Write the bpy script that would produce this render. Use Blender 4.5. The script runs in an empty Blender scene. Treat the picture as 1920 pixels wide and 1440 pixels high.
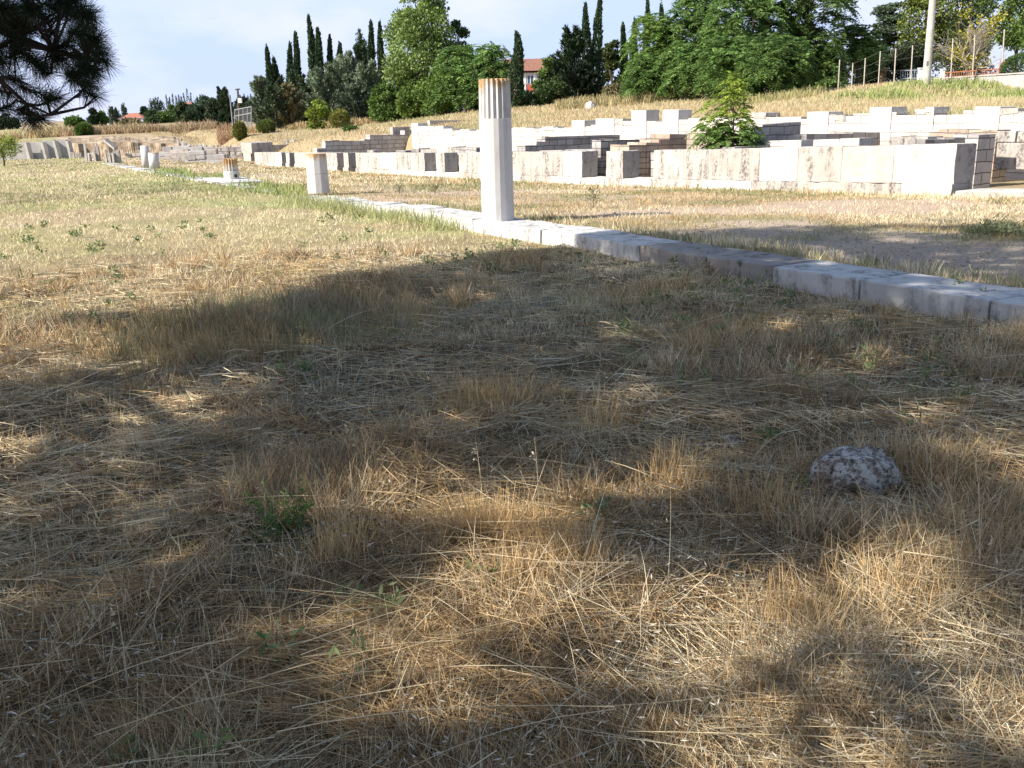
import bpy, math, random
import numpy as np
from mathutils import Vector, Matrix
random.seed(7); rng = np.random.default_rng(11)
S = bpy.context.scene
COL = S.collection
# ------------------------------------------------------------------ camera
FPX, CX, CY = 1750.0, 960.0, 720.0            # focal length in photo pixels (photo is 1920 x 1440)
PITCH = math.radians(16.0); ROLL = math.radians(1.43); EYE = 1.6
fw = np.array([0, math.cos(PITCH), -math.sin(PITCH)])
up0 = np.array([0, math.sin(PITCH), math.cos(PITCH)]); r0 = np.array([1.0, 0, 0])
rt = math.cos(ROLL)*r0 - math.sin(ROLL)*up0
up = math.sin(ROLL)*r0 + math.cos(ROLL)*up0
cam = bpy.data.objects.new('camera', bpy.data.cameras.new('camera')); COL.objects.link(cam)
cam.data.sensor_width = 36; cam.data.lens = 36*FPX/1920; cam.data.clip_end = 6000; cam.data.clip_start = 0.05
M = Matrix(((rt[0], up[0], -fw[0], 0), (rt[1], up[1], -fw[1], 0), (rt[2], up[2], -fw[2], EYE), (0, 0, 0, 1)))
cam.matrix_world = M
S.camera = cam
def ray(px, py):
    d = fw + rt*(px-CX)/FPX + up*(CY-py)/FPX
    return d/d[1]
def P(px, py, Y):
    r = ray(px, py); return np.array([r[0]*Y, Y, EYE + r[2]*Y])
def project(p):
    q = np.asarray(p, float) - np.array([0, 0, EYE])
    z = q @ fw
    return CX + FPX*(q @ rt)/z, CY - FPX*(q @ up)/z, z
# ------------------------------------------------------------------ light
EL = math.radians(36.0); COT = 1/math.tan(EL)
SD = np.array([0.914, 0.407]); SD = SD/np.linalg.norm(SD)      # the way shadows fall on the ground
SW = np.array([-SD[1], SD[0]])
W = bpy.data.worlds.new('World'); S.world = W; W.use_nodes = True
nt = W.node_tree; nt.nodes.clear()
out = nt.nodes.new('ShaderNodeOutputWorld'); bg = nt.nodes.new('ShaderNodeBackground')
sky = nt.nodes.new('ShaderNodeTexSky'); sky.sky_type = 'NISHITA'; sky.sun_disc = False
sky.sun_elevation = EL; sky.sun_rotation = math.atan2(-SD[0], -SD[1]) % (2*math.pi)
sky.air_density = 1.0; sky.dust_density = 1.5; sky.ozone_density = 1.5
tc = nt.nodes.new('ShaderNodeTexCoord'); mp = nt.nodes.new('ShaderNodeMapping'); mp.inputs['Scale'].default_value = (1.2, 1.2, 3.2)
nz = nt.nodes.new('ShaderNodeTexNoise'); nz.inputs['Scale'].default_value = 3.2; nz.inputs['Detail'].default_value = 7; nz.inputs['Roughness'].default_value = 0.55
rp = nt.nodes.new('ShaderNodeValToRGB'); rp.color_ramp.elements[0].position = 0.42; rp.color_ramp.elements[0].color = (0.9,)*3+(1,)
rp.color_ramp.elements[1].position = 0.68; rp.color_ramp.elements[1].color = (1.0,)*3+(1,)
mx = nt.nodes.new('ShaderNodeMix'); mx.data_type = 'RGBA'
cl = nt.nodes.new('ShaderNodeMix'); cl.data_type = 'RGBA'; cl.inputs['A'].default_value = (3.35, 4.1, 6.0, 1); cl.inputs['B'].default_value = (4.5, 4.75, 5.95, 1)
rc = nt.nodes.new('ShaderNodeValToRGB'); rc.color_ramp.elements[0].position = .46; rc.color_ramp.elements[1].position = .66
nt.links.new(nz.outputs['Fac'], rc.inputs[0]); nt.links.new(rc.outputs[0], cl.inputs['Factor']); nt.links.new(cl.outputs['Result'], mx.inputs['B'])
nt.links.new(tc.outputs['Generated'], mp.inputs[0]); nt.links.new(mp.outputs[0], nz.inputs['Vector']); nt.links.new(nz.outputs['Fac'], rp.inputs[0])
sx = nt.nodes.new('ShaderNodeSeparateXYZ'); nt.links.new(tc.outputs['Generated'], sx.inputs[0])
hz = nt.nodes.new('ShaderNodeMapRange'); hz.interpolation_type = 'SMOOTHSTEP'
for k_, v_ in (('From Min', .05), ('From Max', .50), ('To Min', 1.0), ('To Max', 0.0)): hz.inputs[k_].default_value = v_
nt.links.new(sx.outputs['Z'], hz.inputs['Value'])
mh = nt.nodes.new('ShaderNodeMath'); mh.operation = 'MULTIPLY'; nt.links.new(rp.outputs[0], mh.inputs[0]); nt.links.new(hz.outputs[0], mh.inputs[1])
nt.links.new(mh.outputs[0], mx.inputs['Factor']); nt.links.new(sky.outputs[0], mx.inputs['A']); nt.links.new(mx.outputs['Result'], bg.inputs['Color'])
bg.inputs['Strength'].default_value = 0.102
nt.links.new(bg.outputs[0], out.inputs[0])
sun = bpy.data.objects.new('sun', bpy.data.lights.new('sun', 'SUN')); COL.objects.link(sun)
sun.data.energy = 4.6; sun.data.angle = math.radians(0.55); sun.data.color = (1.0, 0.93, 0.83)
sun.rotation_euler = Vector((SD[0]*math.cos(EL), SD[1]*math.cos(EL), -math.sin(EL))).to_track_quat('-Z', 'Y').to_euler()
S.view_settings.view_transform = 'Standard'; S.view_settings.look = 'None'; S.view_settings.gamma = 1.0; S.view_settings.exposure = 0.98
S.cycles.max_bounces = 6; S.cycles.diffuse_bounces = 3; S.cycles.transparent_max_bounces = 6
# ------------------------------------------------------------------ site frame: u along the kerb (away), v across it (to the right)
_k = ray(-36, 266); ks = -_k[2]/math.hypot(_k[0], _k[1])        # slope of the kerb
KD = np.array([_k[0], _k[1]])/math.hypot(_k[0], _k[1]); ND = np.array([KD[1], -KD[0]])
def lawn_z(u): return -ks*u
def hit_lawn(px, py, dz=0.0):
    r = ray(px, py); t = (EYE-dz)/(-(r[2] + ks*(r[0]*KD[0]+r[1]*KD[1])))
    return np.array([r[0]*t, r[1]*t, EYE + r[2]*t])
_p = hit_lawn(1449, 499, 0.20); VK = _p[:2] @ ND                  # distance from the camera to the kerb face
def uv(x, y): return x*KD[0]+y*KD[1], x*ND[0]+y*ND[1]-VK
def XY(u, v): return KD*u + ND*(v+VK)
def plan(px, py, v):                                             # ground-plan point where the pixel's ray crosses v = const
    r = ray(px, py); t = (v+VK)/(r[0]*ND[0]+r[1]*ND[1]); return np.array([r[0]*t, r[1]*t])
def onplane(px, py, A, d):                                       # (s, z) on the upright plane through A along d
    r = ray(px, py); m = np.array([[d[0], -r[0]], [d[1], -r[1]]]); s, t = np.linalg.solve(m, -A)
    return s, EYE + r[2]*t
V1 = (lambda p: uv(p[0], p[1])[1])(P(1790, 345, 18.3)); V2 = V1 + 6.3
# ------------------------------------------------------------------ noise
_perm = rng.permutation(4096); _val = rng.random(4096)
def vnoise(x, y, seed=0):
    x = np.asarray(x, float); y = np.asarray(y, float)
    xi = np.floor(x).astype(int); yi = np.floor(y).astype(int); fx = x-xi; fy = y-yi
    fx = fx*fx*(3-2*fx); fy = fy*fy*(3-2*fy)
    h = lambda a, b: _val[_perm[(_perm[(a+seed*57) & 4095] + b) & 4095]]
    return (h(xi, yi)*(1-fx)+h(xi+1, yi)*fx)*(1-fy) + (h(xi, yi+1)*(1-fx)+h(xi+1, yi+1)*fx)*fy
def fbm(x, y, seed=0, n=3):
    s = 0; a = .5; t = 0
    for i in range(n):
        s = s + a*vnoise(np.asarray(x)*2**i, np.asarray(y)*2**i, seed+i*7); t += a; a *= .5
    return s/t
def sm(x, a, b):
    t = np.clip((x-a)/(b-a), 0, 1); return t*t*(3-2*t)
# ------------------------------------------------------------------ terrain
W1B = [(1776, 345), (1394, 338.5), (1090, 332), (964, 327.6), (796, 321), (668, 314.6), (554, 307), (470, 302)]    # foot of the block course
W1T = [(1792, 270), (1394, 279), (1090, 284), (964, 285.6), (796, 287), (668, 287), (554, 286.5), (470, 285.6)]     # top of it
A1 = XY(0, V1)
def pxline(tab, px):
    t = sorted(tab); return float(np.interp(px, [a for a, b in t], [b for a, b in t]))
_us, _zs = [], []
for px, py in W1B:
    s, z = onplane(px, py, A1, KD); _us.append(s); _zs.append(z)
_o = np.argsort(_us); W1U = np.array(_us)[_o]; W1Z = np.array(_zs)[_o]
def w1base(u):
    u = np.asarray(u, float); z = np.interp(u, W1U, W1Z)
    return z + np.where(u > W1U[-1], -(u-W1U[-1])*0.004, 0) + np.where(u < W1U[0], (W1U[0]-u)*0.012, 0)
def lawn_h(u, v): return lawn_z(u)
def kerb_top(u): return lawn_z(u) + 0.20 - 0.15*sm(np.asarray(u, float), 15, 24)
def terr_h(u, v):
    a = kerb_top(u) - 0.05; b = w1base(u) - 0.23
    t = np.clip((v-0.6)/(V1-0.8), 0, 1); return a*(1-t)+b*t
HC = []
for px, py in [(2100, 212), (1940, 214), (1800, 216), (1700, 217), (1600, 219), (1450, 221), (1320, 226), (1200, 233), (1100, 240), (1000, 243), (850, 247), (775, 250)]:
    q = plan(px, py, V2+.5); HC.append((q[0], q[1], EYE + ray(px, py)[2]*q[1]))
for px, py, Y in [(1900, 184, 46), (1737, 152, 50), (1640, 160, 62), (1575, 172, 72), (1500, 190, 56), (1400, 204, 56), (1250, 202, 60), (1100, 197, 72),
                  (975, 204, 78), (850, 213, 86), (700, 236, 92), (600, 244, 92), (480, 249, 95), (430, 251, 97), (300, 252, 112), (200, 252, 112), (60, 262, 98), (-60, 268, 98),
                  (560, 268, 84), (420, 276, 84), (330, 278, 84), (300, 262, 102), (200, 262, 104),
                  (1650, 165, 110), (1900, 140, 70), (1200, 190, 130), (1000, 196, 125), (700, 228, 140), (450, 235, 150), (200, 240, 170), (0, 243, 170),
                  (0, 228, 500), (200, 224, 500), (500, 218, 500), (1000, 205, 500), (1900, 150, 300), (-500, 235, 500)]:
    p = P(px, py, Y); HC.append((p[0], p[1], p[2]))
for p in [(30, 5, 1.2), (60, 0, 2.5), (60, -60, 3), (300, 0, 10), (-100, 120, -1.5), (-200, 250, 0), (-300, 60, -1)]: HC.append(p)
HC = np.array(HC, float)
def _phi(r): return r
_n = len(HC); _A = np.zeros((_n+3, _n+3)); _d = np.linalg.norm(HC[:, None, :2]-HC[None, :, :2], axis=2)
_A[:_n, :_n] = _phi(_d) - np.eye(_n)*1.5; _A[:_n, _n] = 1; _A[:_n, _n+1:] = HC[:, :2]; _A[_n, :_n] = 1; _A[_n+1:, :_n] = HC[:, :2].T
_w = np.linalg.solve(_A, np.concatenate([HC[:, 2], [0, 0, 0]]))
def hill_h(x, y):
    x = np.asarray(x, float); y = np.asarray(y, float); r = np.hypot(x, y); f = np.minimum(1, 520/np.maximum(r, 1)); x = x*f; y = y*f
    z = _w[_n] + _w[_n+1]*x + _w[_n+2]*y
    for i in range(_n): z = z + _w[i]*np.hypot(x-HC[i, 0], y-HC[i, 1])
    return z
UEND = float(uv(*plan(772, 280, V2))[0])
def terrain(x, y, fine=True):
    x = np.asarray(x, float); y = np.asarray(y, float); u, v = uv(x, y)
    L = lawn_h(u, v); T = terr_h(u, v); H = hill_h(x, y)
    a = 0.25 + 3.0*sm(u, UEND-1, UEND+5)
    wv = sm(v, V2+.02-a, V2+.30)
    lo = np.where(v < .3, L, T); w3 = sm(v, .22, .42); lo = L*(1-w3)+T*w3
    z = lo*(1-wv) + H*wv
    wu = sm(u, 97, 112)*(1-wv) ; z = z*(1-wu) + H*wu
    if fine:
        r = np.hypot(x, y)
        amp = np.where(np.abs(v-.35) < .42, 0.0, 1.0)*(1-.6*sm(v, 0, .8))
        z = z + amp*((fbm(x*1.1, y*1.1, 3)-.5)*(.10+.08*(v < 0)) + (fbm(x*3.3, y*3.3, 5)-.5)*(.045+.07*(v < 0)*sm(r, 16, 9))) + wv*(fbm(x*.35, y*.35, 9)-.5)*.20*sm(r, 30, 60)
    return z
def tz(x, y): return float(terrain(np.array([x]), np.array([y]))[0])
# ------------------------------------------------------------------ helpers
def tag(o, label=None, cat=None, group=None, kind=None):
    for k, val in (('label', label), ('category', cat), ('group', group), ('kind', kind)):
        if val: o[k] = val
    return o
def empty(name, loc, rz=0, **kw):
    o = bpy.data.objects.new(name, None); COL.objects.link(o); o.location = loc; o.rotation_euler = (0, 0, rz); o.empty_display_size = .2
    return tag(o, **kw)
def npmesh(name, V, F, mat, parent=None, cols=None, smooth=False, uvs=None, world=True):
    V = np.asarray(V, np.float32); me = bpy.data.meshes.new(name); me.vertices.add(len(V)); me.vertices.foreach_set('co', V.ravel())
    if isinstance(F, np.ndarray):
        k = F.shape[1]; idx = F.ravel().astype(np.int32); st = np.arange(len(F), dtype=np.int32)*k
    else:
        idx = np.array([i for f in F for i in f], np.int32); st = np.cumsum([0]+[len(f) for f in F[:-1]]).astype(np.int32)
    me.loops.add(len(idx)); me.loops.foreach_set('vertex_index', idx); me.polygons.add(len(st)); me.polygons.foreach_set('loop_start', st)
    me.polygons.foreach_set('use_smooth', np.full(len(st), bool(smooth)))
    me.update(calc_edges=True)
    if uvs is not None:
        l = me.uv_layers.new(name='UVMap'); l.data.foreach_set('uv', np.asarray(uvs, np.float32).ravel())
    if cols is not None:
        a = me.color_attributes.new('Col', 'FLOAT_COLOR', 'POINT'); c = np.ones((len(V), 4), np.float32); c[:, :3] = cols; a.data.foreach_set('color', c.ravel())
    me.materials.append(mat)
    o = bpy.data.objects.new(name, me); COL.objects.link(o)
    if parent is not None:
        o.parent = parent
        if world: o.matrix_parent_inverse = Matrix.LocRotScale(parent.location, parent.rotation_euler, parent.scale).inverted()
    return o
def norm(a): return a/np.maximum(np.linalg.norm(a, axis=-1, keepdims=True), 1e-9)
def rv(n): return norm(rng.normal(size=(n, 3)))
def leaves(C, D, L, Wd, cols, fold=0.0):
    """diamond leaf faces: base C, direction D, length L, width Wd"""
    n = len(C); D = norm(D); s = norm(np.cross(D, rv(n))); L = np.broadcast_to(L, (n,))[:, None]; Wd = np.broadcast_to(Wd, (n,))[:, None]
    V = np.empty((n, 4, 3)); V[:, 0] = C; V[:, 1] = C + D*L*.45 + s*Wd*.5; V[:, 2] = C + D*L; V[:, 3] = C + D*L*.45 - s*Wd*.5
    return V.reshape(-1, 3), np.arange(n*4).reshape(n, 4), np.repeat(cols, 4, axis=0)
def ribbons(P0, D, L, Wd, B, cols, nseg=2, tip=.25):
    n = len(P0); D = norm(D); s = norm(np.cross(D, rv(n))); L = np.broadcast_to(L, (n,))[:, None]; Wd = np.broadcast_to(Wd, (n,))[:, None]
    V = np.empty((n, nseg+1, 2, 3))
    for i in range(nseg+1):
        t = i/nseg; c = P0 + D*L*t + B*L*t*t; w = Wd*.5*(1-(1-tip)*t); V[:, i, 0] = c - s*w; V[:, i, 1] = c + s*w
    b = (np.arange(n)*(nseg+1)*2)[:, None]; F = []
    for i in range(nseg): F.append(np.concatenate([b+2*i, b+2*i+1, b+2*i+3, b+2*i+2], axis=1))
    return V.reshape(-1, 3), np.stack(F, 1).reshape(-1, 4), np.repeat(cols, (nseg+1)*2, axis=0)
def cat(parts):
    Vs, Fs, Cs = [], [], []; o = 0
    for v, f, c in parts: Vs.append(v); Fs.append(f+o); Cs.append(c); o += len(v)
    return np.concatenate(Vs), np.concatenate(Fs), np.concatenate(Cs)
def pal(n, a, b, j=.08):
    t = rng.random((n, 1)); c = np.array(a)*(1-t)+np.array(b)*t; return np.clip(c*(1+rng.normal(size=(n, 1))*j), 0.005, 1)
class MB:
    def __init__(s): s.v = []; s.f = []; s.uv = []
    def poly(s, pts, uvs=None):
        b = len(s.v); s.v += [tuple(map(float, p)) for p in pts]; s.f.append(tuple(range(b, b+len(pts))))
        s.uv += (uvs if uvs is not None else [(p[0]+p[1], p[2]) for p in pts])
    def box(s, c, d, n, L, T, H, jit=0, bev=0.0):
        """box from corner c (x,y,z); d along (2d), n depth (2d)"""
        c = np.array(c, float); d3 = np.array([d[0], d[1], 0]); n3 = np.array([n[0], n[1], 0]); z3 = np.array([0, 0, 1.])
        q = {}
        for i in (0, 1):
            for j in (0, 1):
                for k in (0, 1): q[i, j, k] = c + d3*L*i + n3*T*j + z3*H*k + (np.array([random.uniform(-jit, jit) for _ in range(3)]) if jit else 0)
        def fc(ks, uvf): s.poly([q[k] for k in ks], [uvf(k) for k in ks])
        o = random.random()*7
        fc([(0,0,0),(1,0,0),(1,0,1),(0,0,1)], lambda k: (k[0]*L+o, k[2]*H)); fc([(1,1,0),(0,1,0),(0,1,1),(1,1,1)], lambda k: (k[0]*L+o, k[2]*H))
        fc([(1,0,0),(1,1,0),(1,1,1),(1,0,1)], lambda k: (k[1]*T+o, k[2]*H)); fc([(0,1,0),(0,0,0),(0,0,1),(0,1,1)], lambda k: (k[1]*T+o, k[2]*H))
        fc([(0,0,1),(1,0,1),(1,1,1),(0,1,1)], lambda k: (k[0]*L+o, k[1]*T)); fc([(0,1,0),(1,1,0),(1,0,0),(0,0,0)], lambda k: (k[0]*L+o, k[1]*T))
    def tube(s, pts, rad, n=8, cap=True):
        pts = [Vector(p) for p in pts]; rings = []
        for i, p in enumerate(pts):
            t = (pts[min(i+1, len(pts)-1)] - pts[max(i-1, 0)]).normalized()
            a = t.cross(Vector((0.31, 0.17, 0.9)) if abs(t.z) < .9 else Vector((1, 0, 0))).normalized(); b = t.cross(a)
            r = rad[i] if hasattr(rad, '__len__') else rad
            rings.append([p + a*r*math.cos(2*math.pi*k/n) + b*r*math.sin(2*math.pi*k/n) for k in range(n)])
        for i in range(len(rings)-1):
            for k in range(n):
                s.poly([rings[i][k], rings[i][(k+1) % n], rings[i+1][(k+1) % n], rings[i+1][k]])
        if cap: s.poly(rings[-1]); s.poly(rings[0][::-1])
    def build(s, name, mat, parent=None, world=True, bevel=0, smooth=False):
        o = npmesh(name, s.v, s.f, mat, parent, uvs=s.uv, world=world)
        if bevel:
            import bmesh
            bm = bmesh.new(); bm.from_mesh(o.data); bmesh.ops.remove_doubles(bm, verts=bm.verts, dist=1e-4); bmesh.ops.recalc_face_normals(bm, faces=bm.faces)
            bmesh.ops.bevel(bm, geom=bm.edges[:], offset=bevel, segments=2, affect='EDGES', profile=.6); bm.to_mesh(o.data); bm.free()
        elif smooth:
            import bmesh
            bm = bmesh.new(); bm.from_mesh(o.data); bmesh.ops.remove_doubles(bm, verts=bm.verts, dist=1e-4)
            for f in bm.faces: f.smooth = True
            bm.to_mesh(o.data); bm.free()
        return o
def shaded_ends(o):
    # darker rough stone on ends turned from the sun: shade put into their colour
    me = o.data; me.materials.append(SHADE_ROUGH)
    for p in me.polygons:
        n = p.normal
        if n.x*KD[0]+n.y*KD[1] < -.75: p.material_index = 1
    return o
# ------------------------------------------------------------------ materials
def newmat(name, rough=.9):
    m = bpy.data.materials.new(name); m.use_nodes = True; t = m.node_tree; b = t.nodes['Principled BSDF']; b.inputs['Roughness'].default_value = rough
    b.inputs['Specular IOR Level'].default_value = .2
    return m, t, b
def noise(t, scale, detail=5, coord='Object', sc=(1, 1, 1), rough=.6):
    c = t.nodes.new('ShaderNodeTexCoord'); mp = t.nodes.new('ShaderNodeMapping'); mp.inputs['Scale'].default_value = sc
    n = t.nodes.new('ShaderNodeTexNoise'); n.inputs['Scale'].default_value = scale; n.inputs['Detail'].default_value = detail; n.inputs['Roughness'].default_value = rough
    t.links.new(c.outputs[coord], mp.inputs[0]); t.links.new(mp.outputs[0], n.inputs['Vector']); return n
def ramp(t, src, stops):
    r = t.nodes.new('ShaderNodeValToRGB'); e = r.color_ramp.elements
    while len(e) < len(stops): e.new(.5)
    for x, (p, c) in zip(e, stops): x.position = p; x.color = (c, c, c, 1) if not hasattr(c, '__len__') else (*c, 1)
    t.links.new(src, r.inputs[0]); return r
def mix(t, fac, a, b, mode='MIX'):
    m = t.nodes.new('ShaderNodeMix'); m.data_type = 'RGBA'; m.blend_type = mode
    for s, v in ((m.inputs['Factor'], fac), (m.inputs['A'], a), (m.inputs['B'], b)):
        if isinstance(v, bpy.types.NodeSocket): t.links.new(v, s)
        else: s.default_value = v if not hasattr(v, '__len__') else (*v, 1)
    return m.outputs['Result']
def bump(t, b, src, strength=.4, dist=.02):
    n = t.nodes.new('ShaderNodeBump'); n.inputs['Strength'].default_value = strength; n.inputs['Distance'].default_value = dist
    t.links.new(src, n.inputs['Height']); t.links.new(n.outputs[0], b.inputs['Normal'])
def stone(name, base, stain=(.13, .12, .11), amt=.5, pinkish=0.0, streak=True, fine=14):
    m, t, b = newmat(name, .85)
    n1 = noise(t, 1.6, 6); c = mix(t, ramp(t, n1.outputs['Fac'], [(.35, 0), (.7, 1)]).outputs[0], base, tuple(x*.80 for x in base))
    n2 = noise(t, 3.0, 8, sc=(1.6, 1.6, .35) if streak else (1, 1, 1)); n3 = noise(t, fine, 8)
    f = t.nodes.new('ShaderNodeMath'); f.operation = 'MULTIPLY'
    t.links.new(ramp(t, n2.outputs['Fac'], [(.46, 0), (.60, 1)]).outputs[0], f.inputs[0]); t.links.new(ramp(t, n3.outputs['Fac'], [(.38, 0), (.62, 1)]).outputs[0], f.inputs[1])
    g = t.nodes.new('ShaderNodeMath'); g.operation = 'MULTIPLY'; g.inputs[1].default_value = amt; t.links.new(f.outputs[0], g.inputs[0])
    c = mix(t, g.outputs[0], c, stain)
    t.links.new(c, b.inputs['Base Color']); bump(t, b, n3.outputs['Fac'], .5, .012); return m
def masonry(name, base, mort, bw=.55, bh=.2, amt=.35, var=.25, msz=.012):
    m, t, b = newmat(name, .9)
    uvn = t.nodes.new('ShaderNodeUVMap'); nn = t.nodes.new('ShaderNodeTexNoise'); nn.inputs['Scale'].default_value = 1.3; t.links.new(uvn.outputs[0], nn.inputs['Vector'])
    ad = t.nodes.new('ShaderNodeMixRGB'); ad.blend_type = 'ADD'; ad.inputs[0].default_value = .10; t.links.new(uvn.outputs[0], ad.inputs[1]); t.links.new(nn.outputs['Color'], ad.inputs[2])
    br = t.nodes.new('ShaderNodeTexBrick'); br.inputs['Scale'].default_value = 1; br.inputs['Brick Width'].default_value = bw; br.inputs['Row Height'].default_value = bh
    br.inputs['Mortar Size'].default_value = msz; br.inputs['Mortar Smooth'].default_value = .2; br.offset_frequency = 2; br.squash = .7; br.squash_frequency = 3; br.offset = .43
    br.inputs['Color1'].default_value = (*base, 1); br.inputs['Color2'].default_value = (*[x*(1-var) for x in base], 1); br.inputs['Mortar'].default_value = (*mort, 1)
    t.links.new(ad.outputs[0], br.inputs['Vector'])
    n2 = noise(t, 2.2, 8); n3 = noise(t, 16, 6)
    f = t.nodes.new('ShaderNodeMath'); f.operation = 'MULTIPLY'; t.links.new(ramp(t, n2.outputs['Fac'], [(.5, 0), (.65, 1)]).outputs[0], f.inputs[0]); f.inputs[1].default_value = amt
    c = mix(t, f.outputs[0], br.outputs['Color'], (.12, .11, .10)); t.links.new(c, b.inputs['Base Color'])
    h = t.nodes.new('ShaderNodeMath'); h.operation = 'SUBTRACT'; t.links.new(n3.outputs['Fac'], h.inputs[0]); t.links.new(br.outputs['Fac'], h.inputs[1]); bump(t, b, h.outputs[0], .8, .02)
    return m
def leafmat(name, tint=(1, 1, 1), trans=.3, rough=.6):
    m, t, b = newmat(name, rough); a = t.nodes.new('ShaderNodeAttribute'); a.attribute_name = 'Col'
    c = mix(t, 1.0, a.outputs['Color'], tint, 'MULTIPLY'); t.links.new(c, b.inputs['Base Color']); b.inputs['Specular IOR Level'].default_value = .25
    tr = t.nodes.new('ShaderNodeBsdfTranslucent'); ms = t.nodes.new('ShaderNodeMixShader'); ms.inputs[0].default_value = trans
    t.links.new(c, tr.inputs['Color']); t.links.new(b.outputs[0], ms.inputs[1]); t.links.new(tr.outputs[0], ms.inputs[2]); t.links.new(ms.outputs[0], t.nodes['Material Output'].inputs[0])
    return m
def flat(name, c, rough=.8, n=0.15, sc=6):
    m, t, b = newmat(name, rough); nn = noise(t, sc, 6); col = mix(t, ramp(t, nn.outputs['Fac'], [(.35, 0), (.65, 1)]).outputs[0], c, tuple(x*(1-n*2) for x in c)); t.links.new(col, b.inputs['Base Color']); return m
LEAF = leafmat('foliage'); NEEDLE = leafmat('needles', trans=.12); STRAW = leafmat('straw', trans=.30, rough=.7)
BARK = flat('bark', (.16, .12, .09), .95, .25, 14); PALEBARK = flat('pale_bark', (.38, .34, .28), .9, .2, 10)
MARBLE = stone('white_marble', (.62, .60, .58), amt=.2); WEATHER = stone('weathered_limestone', (.42, .385, .345), (.10, .09, .085), 1.0)
CLEAN = stone('clean_limestone', (.56, .53, .49), amt=.45); PINK = stone('pinkish_limestone', (.52, .45, .39), amt=.3)
DARKST = stone('dark_stained_stone', (.33, .30, .27), (.07, .065, .06), .9); KERBST = stone('kerb_marble', (.59, .58, .56), (.10, .095, .085), .75)
SHADE_ROUGH = stone('rough_shaded_stone', (.31, .30, .29), (.12, .11, .11), .8, fine=9); CONC = stone('grey_concrete', (.45, .43, .41), (.2, .19, .18), .5)  # rough end stone carries shade in its grey
# ground
m, t, b = newmat('ground_soil', 1.0); GROUND = m
nA = noise(t, .35, 6); nB = noise(t, 2.2, 8, rough=.7); nC = noise(t, 22, 6, rough=.75); nD = noise(t, 90, 3)
g1 = mix(t, ramp(t, nB.outputs['Fac'], [(.35, 0), (.62, 1)]).outputs[0], (.46, .37, .22), (.34, .265, .165))
g2 = mix(t, ramp(t, nA.outputs['Fac'], [(.45, 0), (.6, 1)]).outputs[0], g1, (.34, .30, .16))
g3 = mix(t, ramp(t, nC.outputs['Fac'], [(.40, 0), (.60, 1)]).outputs[0], g2, (.25, .185, .11))
va = t.nodes.new('ShaderNodeAttribute'); va.attribute_name = 'Col'       # R: bare pinkish earth, G: green growth, B: gravel
sp = t.nodes.new('ShaderNodeSeparateColor'); t.links.new(va.outputs['Color'], sp.inputs[0])
g4 = mix(t, sp.outputs[0], g3, mix(t, ramp(t, nC.outputs['Fac'], [(.42, 0), (.66, 1)]).outputs[0], (.50, .385, .29), (.37, .29, .22)))
g5 = mix(t, sp.outputs[1], g4, mix(t, ramp(t, nC.outputs['Fac'], [(.35, 0), (.65, 1)]).outputs[0], (.22, .26, .09), (.36, .33, .16)))
g6 = mix(t, sp.outputs[2], g5, mix(t, ramp(t, nC.outputs['Fac'], [(.40, 0), (.58, 1)]).outputs[0], (.44, .39, .34), (.25, .22, .19)))
near_at = t.nodes.new('ShaderNodeAttribute'); near_at.attribute_name = 'NearDark'; g6 = mix(t, near_at.outputs['Fac'], g6, mix(t, ramp(t, nC.outputs['Fac'], [(.38, 0), (.6, 1)]).outputs[0], (.16, .11, .065), (.07, .05, .032)))
t.links.new(g6, b.inputs['Base Color']); bump(t, b, nC.outputs['Fac'], .7, .03)
# ------------------------------------------------------------------ ground sheet
def axis(fine0, fine1, step, lo, hi, g=1.032):
    a = list(np.arange(fine0, fine1, step)); s = step; x = a[-1]
    while x < hi: s *= g; x += s; a.append(x)
    s = step; x = a[0]; b = []
    while x > lo: s *= g; x -= s; b.append(x)
    return np.array(b[::-1]+a)
UA = axis(-1.0, 13, .10, -400, 3200); VA = axis(-9, 3.0, .10, -2500, 2500)
VA = np.unique(np.concatenate([VA, [.22, .25, .3, .36, .42], V2+np.linspace(-.4, .4, 9)]))
UU, VV = np.meshgrid(UA, VA, indexing='ij'); X = KD[0]*UU + ND[0]*(VV+VK); Y = KD[1]*UU + ND[1]*(VV+VK); Z = terrain(X, Y)
far = np.hypot(X, Y)
def regions(x, y):
    u, v = uv(x, y); n = fbm(x*.18, y*.30, 21); n2 = fbm(x*.5, y*.8, 23)
    onT = sm(v, .5, 1.2)*(1-sm(v, V2-.1, V2+.2))*(1-sm(u, UEND-3, UEND+2)*sm(v, V1, V1+1.2))
    earth = onT*sm(n*.6+n2*.4, .44, .58)*.9
    earth = np.maximum(earth, onT*sm(u, 14, 8)*sm(v, 6, 9)*.35)
    path = np.exp(-((v-3.6-.5*np.sin(u*.08))/1.3)**2)*onT*sm(u, 12, 22); earth = np.maximum(earth, path*.85)
    green = np.exp(-((v+.5)/1.6)**2)*sm(u, 7, 12)*.8*sm(n2, .35, .6)+ (v < 0)*sm(u, 12, 22)*sm(n, .45, .62)*.55
    hl = sm(v, V2, V2+1); green = np.maximum(green, hl*sm(v, V2+7, V2+13)*sm(u, 40, 22)*.9*sm(n2+n, .7, 1.1))
    green = np.clip(green, 0, 1)*(1-earth)
    grav = onT*sm(n2, .46, .58)*sm(u, 13, 8)*sm(v, 5.6, 3.4)*.5
    return earth, green, grav
e, g, gv = regions(X.ravel(), Y.ravel())
nu, nv = UU.shape; I = np.arange(nu*nv).reshape(nu, nv)
F = np.stack([I[:-1, :-1], I[1:, :-1], I[1:, 1:], I[:-1, 1:]], -1).reshape(-1, 4)[:, ::-1]
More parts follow.
